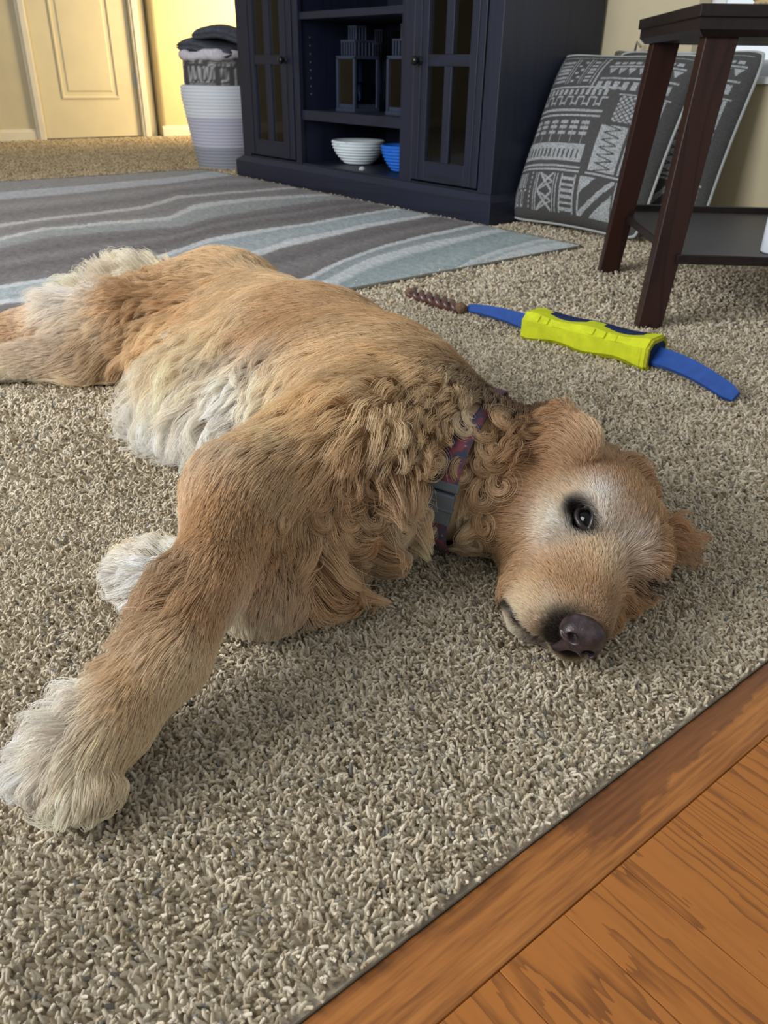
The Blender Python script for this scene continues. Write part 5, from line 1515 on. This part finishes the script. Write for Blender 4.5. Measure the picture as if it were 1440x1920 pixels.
def grow(P, K, clump_every, kind):
    n = len(P); N = DF.grad(P)
    t, L, C, X, k = coat(P, N)
    # clump centres are a subset of the strands
    m = max(n//clump_every, 1)
    cid = RNG.choice(n, m, replace=False)
    kd = kdtree.KDTree(m)
    for i, q in enumerate(P[cid]): kd.insert(q, i)
    kd.balance()
    own = np.fromiter((kd.find(q)[1] for q in P), np.int64, n)
    cu = RNG.random((m, 8))
    # bigger locks set the direction of curls
    m2 = max(m//7, 1); bid = RNG.choice(m, m2, replace=False)
    kd2 = kdtree.KDTree(m2)
    for i, q in enumerate(P[cid[bid]]): kd2.insert(q, i)
    kd2.balance()
    own2 = np.fromiter((kd2.find(q)[1] for q in P[cid]), np.int64, m)
    bu = RNG.random((m2, 6))
    R1, R2 = cu[own], bu[own2[own]]
    own_r = RNG.random((n, 6))
    cs = (P-CN) @ CA; thr = (((P-CN) @ np.array([-1, -0.2, 0.25])) > 0.01) & (np.linalg.norm(P-CN, axis=1) < 0.18)
    L = np.where(thr & (cs < 0) & (cs > -0.045), np.minimum(L, 0.012+0.25*np.maximum(-cs-0.015, 0)), L)     # flattened by the collar
    tuft = np.interp(X[:, 2], [0.2, 0.6], [0.12, 1.0])          # sleek coat against loose locks
    L = L*(1.03+tuft*(0.28*(R1[:, 0]-0.5)+0.22*(R2[:, 0]-0.5)))*(0.82+0.36*own_r[:, 0])
    b = np.cross(N, t)
    sw = tuft*((R2[:, 1]-0.5)*0.55+(R1[:, 1]-0.5)*0.35)+(own_r[:, 1]-0.5)*0.30
    sw = sw+(1-tuft)*0.35*noise3(P, 12, 2, 22.0)
    sw = sw*np.interp(L, [0.006, 0.02, 0.05], [0.25, 0.6, 1.0])
    t = t*np.cos(sw)[:, None]+b*np.sin(sw)[:, None]; b = np.cross(N, t)
    lift = np.interp(L, [0.004, 0.012, 0.03, 0.06], [0.30, 0.34, 0.42, 0.50])*(1+0.6*tuft*(R1[:, 2]-0.5)+0.5*(own_r[:, 1]-0.5))
    free = np.clip(np.interp(X[:, 2], [0.5, 0.62, 0.85], [0.0, 0.5, 1.0]), 0, 1)*np.interp(L, [0.015, 0.03], [0, 1])
    lift = lift+free*(0.25+0.5*R2[:, 4])
    d = t*np.cos(lift)[:, None]+N*np.sin(lift)[:, None]
    curl = X[:, 0]*np.where(R2[:, 2] > 0.45, 1, -1)*(0.5+1.0*R2[:, 3])
    wav = X[:, 1]
    near = thr & (cs > -0.06) & (cs < 0.07); curl = np.where(near, curl*0.25, curl)
    L = np.where(thr & (cs >= 0) & (cs < 0.05), np.minimum(L, 0.028+0.6*cs), L)
    freq = 2*np.pi/(0.020+0.022*R2[:, 4]); ph = 2*np.pi*(R2[:, 5]*tuft+(1-tuft)*noise3(P, 14, 1, 18.0))+1.2*tuft*R1[:, 3]
    pos = np.zeros((n, K, 3)); pos[:, 0] = P-N*0.0006
    cur = P.copy(); ds = L/(K-1)
    hmax = 0.0018+(0.20+0.25*free)*L*(1+0.8*tuft*(R1[:, 4]-0.5)+0.7*(own_r[:, 3]-0.5))
    for s in range(1, K):
        u = s/(K-1)
        g = DF.grad(cur)
        a = (curl*(0.4+1.6*u)+wav*0.30*freq*np.cos(freq*L*u+ph)*np.interp(L, [0.01, 0.03], [0, 1]))*ds
        bb = np.cross(g, d)
        d = d*np.cos(a)[:, None]+bb*np.sin(a)[:, None]
        d[:, 2] -= ds*(2.0+16.0*free*u)
        d /= np.linalg.norm(d, axis=1, keepdims=True)
        nw = cur+d*ds[:, None]
        sd = DF.sdf(nw); g = DF.grad(nw)
        mn = 0.0008+0.010*L*u+hmax*0.35*np.sin(np.pi*min(u*1.2, 1))*own_r[:, 2]
        up = np.maximum(mn-sd, 0)
        dn = np.maximum(sd-hmax, 0)*(1-free)*0.75
        nw = nw+g*(up-dn)[:, None]
        nw[:, 2] = np.maximum(nw[:, 2], 0.0075+0.004*own_r[:, 3])
        d2 = nw-cur; ln = np.linalg.norm(d2, axis=1, keepdims=True)
        d = d2/np.maximum(ln, 1e-7)
        cur = cur+d*ds[:, None]
        pos[:, s] = cur
    # gather into locks
    cp_ = pos[cid][own]
    uu = np.linspace(0, 1, K)
    ro = pos[:, :1]-cp_[:, :1]
    stray = np.where(own_r[:, 4] > 0.95, 0.35, 1.0)
    w = (X[:, 2]*stray)[:, None]*np.clip(uu[None]*1.15, 0, 1)**0.9
    tgt = cp_+ro*(1-0.75*uu)[None, :, None]
    pos = pos*(1-w[..., None])+tgt*w[..., None]
    big = cid[bid][own2[own]]
    cp2 = pos[big]; ro2 = pos[:, :1]-cp2[:, :1]
    w2 = (np.interp(np.abs(X[:, 0]), [6, 25], [0, 0.85])*stray)[:, None]*np.clip(uu[None]*1.5, 0, 1)**0.8
    pos = pos*(1-w2[..., None])+(cp2+ro2*(1-0.72*uu)[None, :, None])*w2[..., None]
    # colour: darker near the skin, paler tips, lock to lock variation
    tone = 1+0.16*noise3(P, 31, 3, 16.0)+tuft*(0.24*(R2[:, 0]-0.5)+0.20*(R1[:, 5]-0.5))+0.42*(own_r[:, 5]-0.5)
    warm = np.stack([np.ones(n), 1-0.05*(R2[:, 3]-0.3), 1-0.12*(R2[:, 3]-0.3)], 1)
    base = C*tone[:, None]*warm
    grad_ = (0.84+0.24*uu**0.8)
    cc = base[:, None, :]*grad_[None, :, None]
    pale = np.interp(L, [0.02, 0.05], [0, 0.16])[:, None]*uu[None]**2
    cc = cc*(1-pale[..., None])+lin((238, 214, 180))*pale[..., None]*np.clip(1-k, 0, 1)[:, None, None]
    rr = np.interp(L, [0.004, 0.010, 0.02, 0.05, 0.09], [0.00017, 0.00020, 0.00025, 0.00030, 0.00032])
    rad = rr[:, None]*(1-0.8*uu[None]**1.8)*(0.8+0.4*own_r[:, :1])
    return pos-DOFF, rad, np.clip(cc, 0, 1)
def fur_mat():
    t = NT('dog_coat')
    a = t.n('ShaderNodeAttribute'); a.attribute_name = 'col'
    t.l(a.outputs['Color'], t.b.inputs['Base Color'])
    t.b.inputs['Roughness'].default_value = 0.40; t.b.inputs['Specular IOR Level'].default_value = 0.50
    tr = t.n('ShaderNodeBsdfTranslucent'); t.l(a.outputs['Color'], tr.inputs[0])
    mx = t.n('ShaderNodeMixShader'); mx.inputs[0].default_value = 0.32
    t.l(t.b.outputs[0], mx.inputs[1]); t.l(tr.outputs[0], mx.inputs[2])
    t.l(mx.outputs[0], t.t.nodes['Material Output'].inputs[0])
    return t.m
M_FUR = fur_mat()
RP = sample_roots()
# bare: eyeballs, nose leather, the mouth slit and the band under the collar
keep = np.ones(len(RP), bool)
for e in EYES: keep &= np.linalg.norm(RP-e, axis=1) > 0.0165
keep &= np.linalg.norm((RP-NOSE), axis=1) > 0.021
for l in LIPS: keep &= seg_dist(RP, l) > 0.0042
cs_ = (RP-CN) @ CA; thr = ((RP-CN) @ np.array([-1, -0.2, 0.25])) > 0.02
keep &= ~((np.abs(cs_) < 0.015) & (np.linalg.norm(RP-CN, axis=1) < 0.17) & thr)
RP = RP[keep]
_, LL, _, _, _ = coat(RP, DF.grad(RP))
sh = LL < 0.021
for nm, sel, K, ce in (('short_coat', sh, 6, 7), ('long_coat', ~sh, 13, 26)):
    pos, rad, cc = grow(RP[sel], K, ce, nm)
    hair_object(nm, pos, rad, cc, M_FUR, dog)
    print(nm, len(pos))

# ---- ringlets: loose locks that curl into loops on the breast, neck, ear and belly
RING = [(620,930,1,.9,'T'),(645,985,-1,1,'S'),(690,935,1,1,'S'),(700,1000,1,1.1,'L'),(728,955,-1,1,'L'),(745,1015,1,1.1,'C'),(765,950,1,.9,'L'),(770,1030,-1,1,'L'),(680,1035,-1,1.1,'L'),
 (640,1035,1,1,'S'),(720,885,-1,.9,'T'),(760,895,1,.9,'G'),(600,985,1,.9,'S'),(578,945,-1,.8,'G'),(670,905,-1,.9,'T'),(660,960,1,1,'G'),
 (900,965,1,1,'L'),(872,1012,1,1.1,'L'),(910,1010,-1,.9,'S'),(845,1035,1,.8,'S'),
 (800,800,1,.8,'G'),(830,785,-1,.8,'L'),(872,775,1,.8,'L'),(782,850,1,.8,'G'),(760,810,-1,.8,'L'),
 (905,825,1,.9,'S'),(932,842,-1,.9,'T'),(962,852,1,.9,'T'),(942,882,1,.9,'S'),(992,848,-1,.8,'R'),(962,812,1,.8,'T'),(925,915,-1,.8,'S'),
 (350,640,-1,.9,'L'),(395,760,-1,.9,'C'),(335,780,1,1.0,'C')]
def ringlets():
    K = 22; M = 110; allp, allr, allc = [], [], []
    rg = np.random.default_rng(5)
    uu = np.linspace(0, 1, K)
    for (px, py, sg, sz, cn) in RING:
        for rep in range(2):
            qx, qy = px+rg.normal(0, 9+9*rep), py+rg.normal(0, 9+9*rep)
            d = FW+RT*(qx-720)/F_PX-UP*(qy-960)/F_PX; d = d/np.linalg.norm(d)
            h = bvh.ray_cast(Vector(CAM), Vector(d))
            if h[0] is None: continue
            p = np.array(h[0]); n = DF.grad(p[None])[0]
            t, L, _, _, _ = coat(p[None], n[None]); t = t[0]
            b = np.cross(n, t); s_ = sg*(1 if rg.random() < 0.8 else -1)
            Ln = (0.062+0.040*rg.random())*sz*(1 if rep == 0 else 0.75); k0 = 10+15*rg.random(); k1 = (95+60*rg.random())/sz
            th0 = rg.normal(0, 0.35)-0.5*s_
            ds = Ln/(K-1); path = [p+n*0.002]; cur = path[0]; th = th0
            for i in range(1, K):
                u = i/(K-1); th += s_*(k0+k1*u**1.3)*ds
                g = DF.grad(cur[None])[0]
                tt = t-g*(t @ g); tt /= np.linalg.norm(tt)+1e-9; bb = np.cross(g, tt)
                dr = tt*math.cos(th)+bb*math.sin(th)
                cur = cur+dr*ds
                sd = float(DF.sdf(cur[None])[0]); g = DF.grad(cur[None])[0]
                want = 0.004+0.011*sz*math.sin(math.pi*min(u*0.8, 1))
                cur = cur+g*np.clip(want-sd, -0.004, 0.006)
                if cur[2] < 0.012: cur = cur+np.array([0, 0, 0.012-cur[2]])
                path.append(cur)
            path = np.array(path)
            tg = np.gradient(path, axis=0); tg /= np.linalg.norm(tg, axis=1, keepdims=True)+1e-9
            g = DF.grad(path); sd_ = np.cross(tg, g); sd_ /= np.linalg.norm(sd_, axis=1, keepdims=True)+1e-9
            a = rg.uniform(0, 2*np.pi, M); r = np.sqrt(rg.random(M))*(0.0046*sz)
            wid = (0.75+0.5*np.sin(np.pi*uu))*(1-0.75*uu**2.5)
            ox = (np.cos(a)*r)[:, None]*wid[None]; oy = (np.sin(a)*r*0.55)[:, None]*wid[None]
            jit = 0.0006*np.sin(uu[None]*rg.uniform(6, 16, M)[:, None]+rg.uniform(0, 6, M)[:, None])
            q = path[None]+sd_[None]*(ox+jit)[..., None]+np.cross(sd_, tg)[None]*(oy+jit)[..., None]
            fray = (rg.random(M) > 0.70)*rg.normal(0, 1, M)
            q = q+sd_[None]*(fray[:, None]*uu[None]**1.3*0.007)[..., None]
            q[..., 2] = np.maximum(q[..., 2], 0.008)
            c0 = lin(PAL[cn]); tone = (0.80+0.35*rg.random(M))*(0.9+0.25*rg.random())
            cc = c0[None, None]*tone[:, None, None]*(0.80+0.26*uu)[None, :, None]
            tip = 0.30*uu[None, :, None]**1.5*(rg.random(M) > 0.3)[:, None, None]; cc = cc*(1-tip)+lin((246, 232, 208))*tip
            allp.append(q); allc.append(np.clip(cc, 0, 1)); allr.append((0.00028*(1-0.75*uu**2))[None]*rg.uniform(0.8, 1.2, M)[:, None])
    return np.concatenate(allp)-DOFF, np.concatenate(allr), np.concatenate(allc)
_p, _r, _c = ringlets()
hair_object('ringlets', _p, _r, _c, M_FUR, dog)
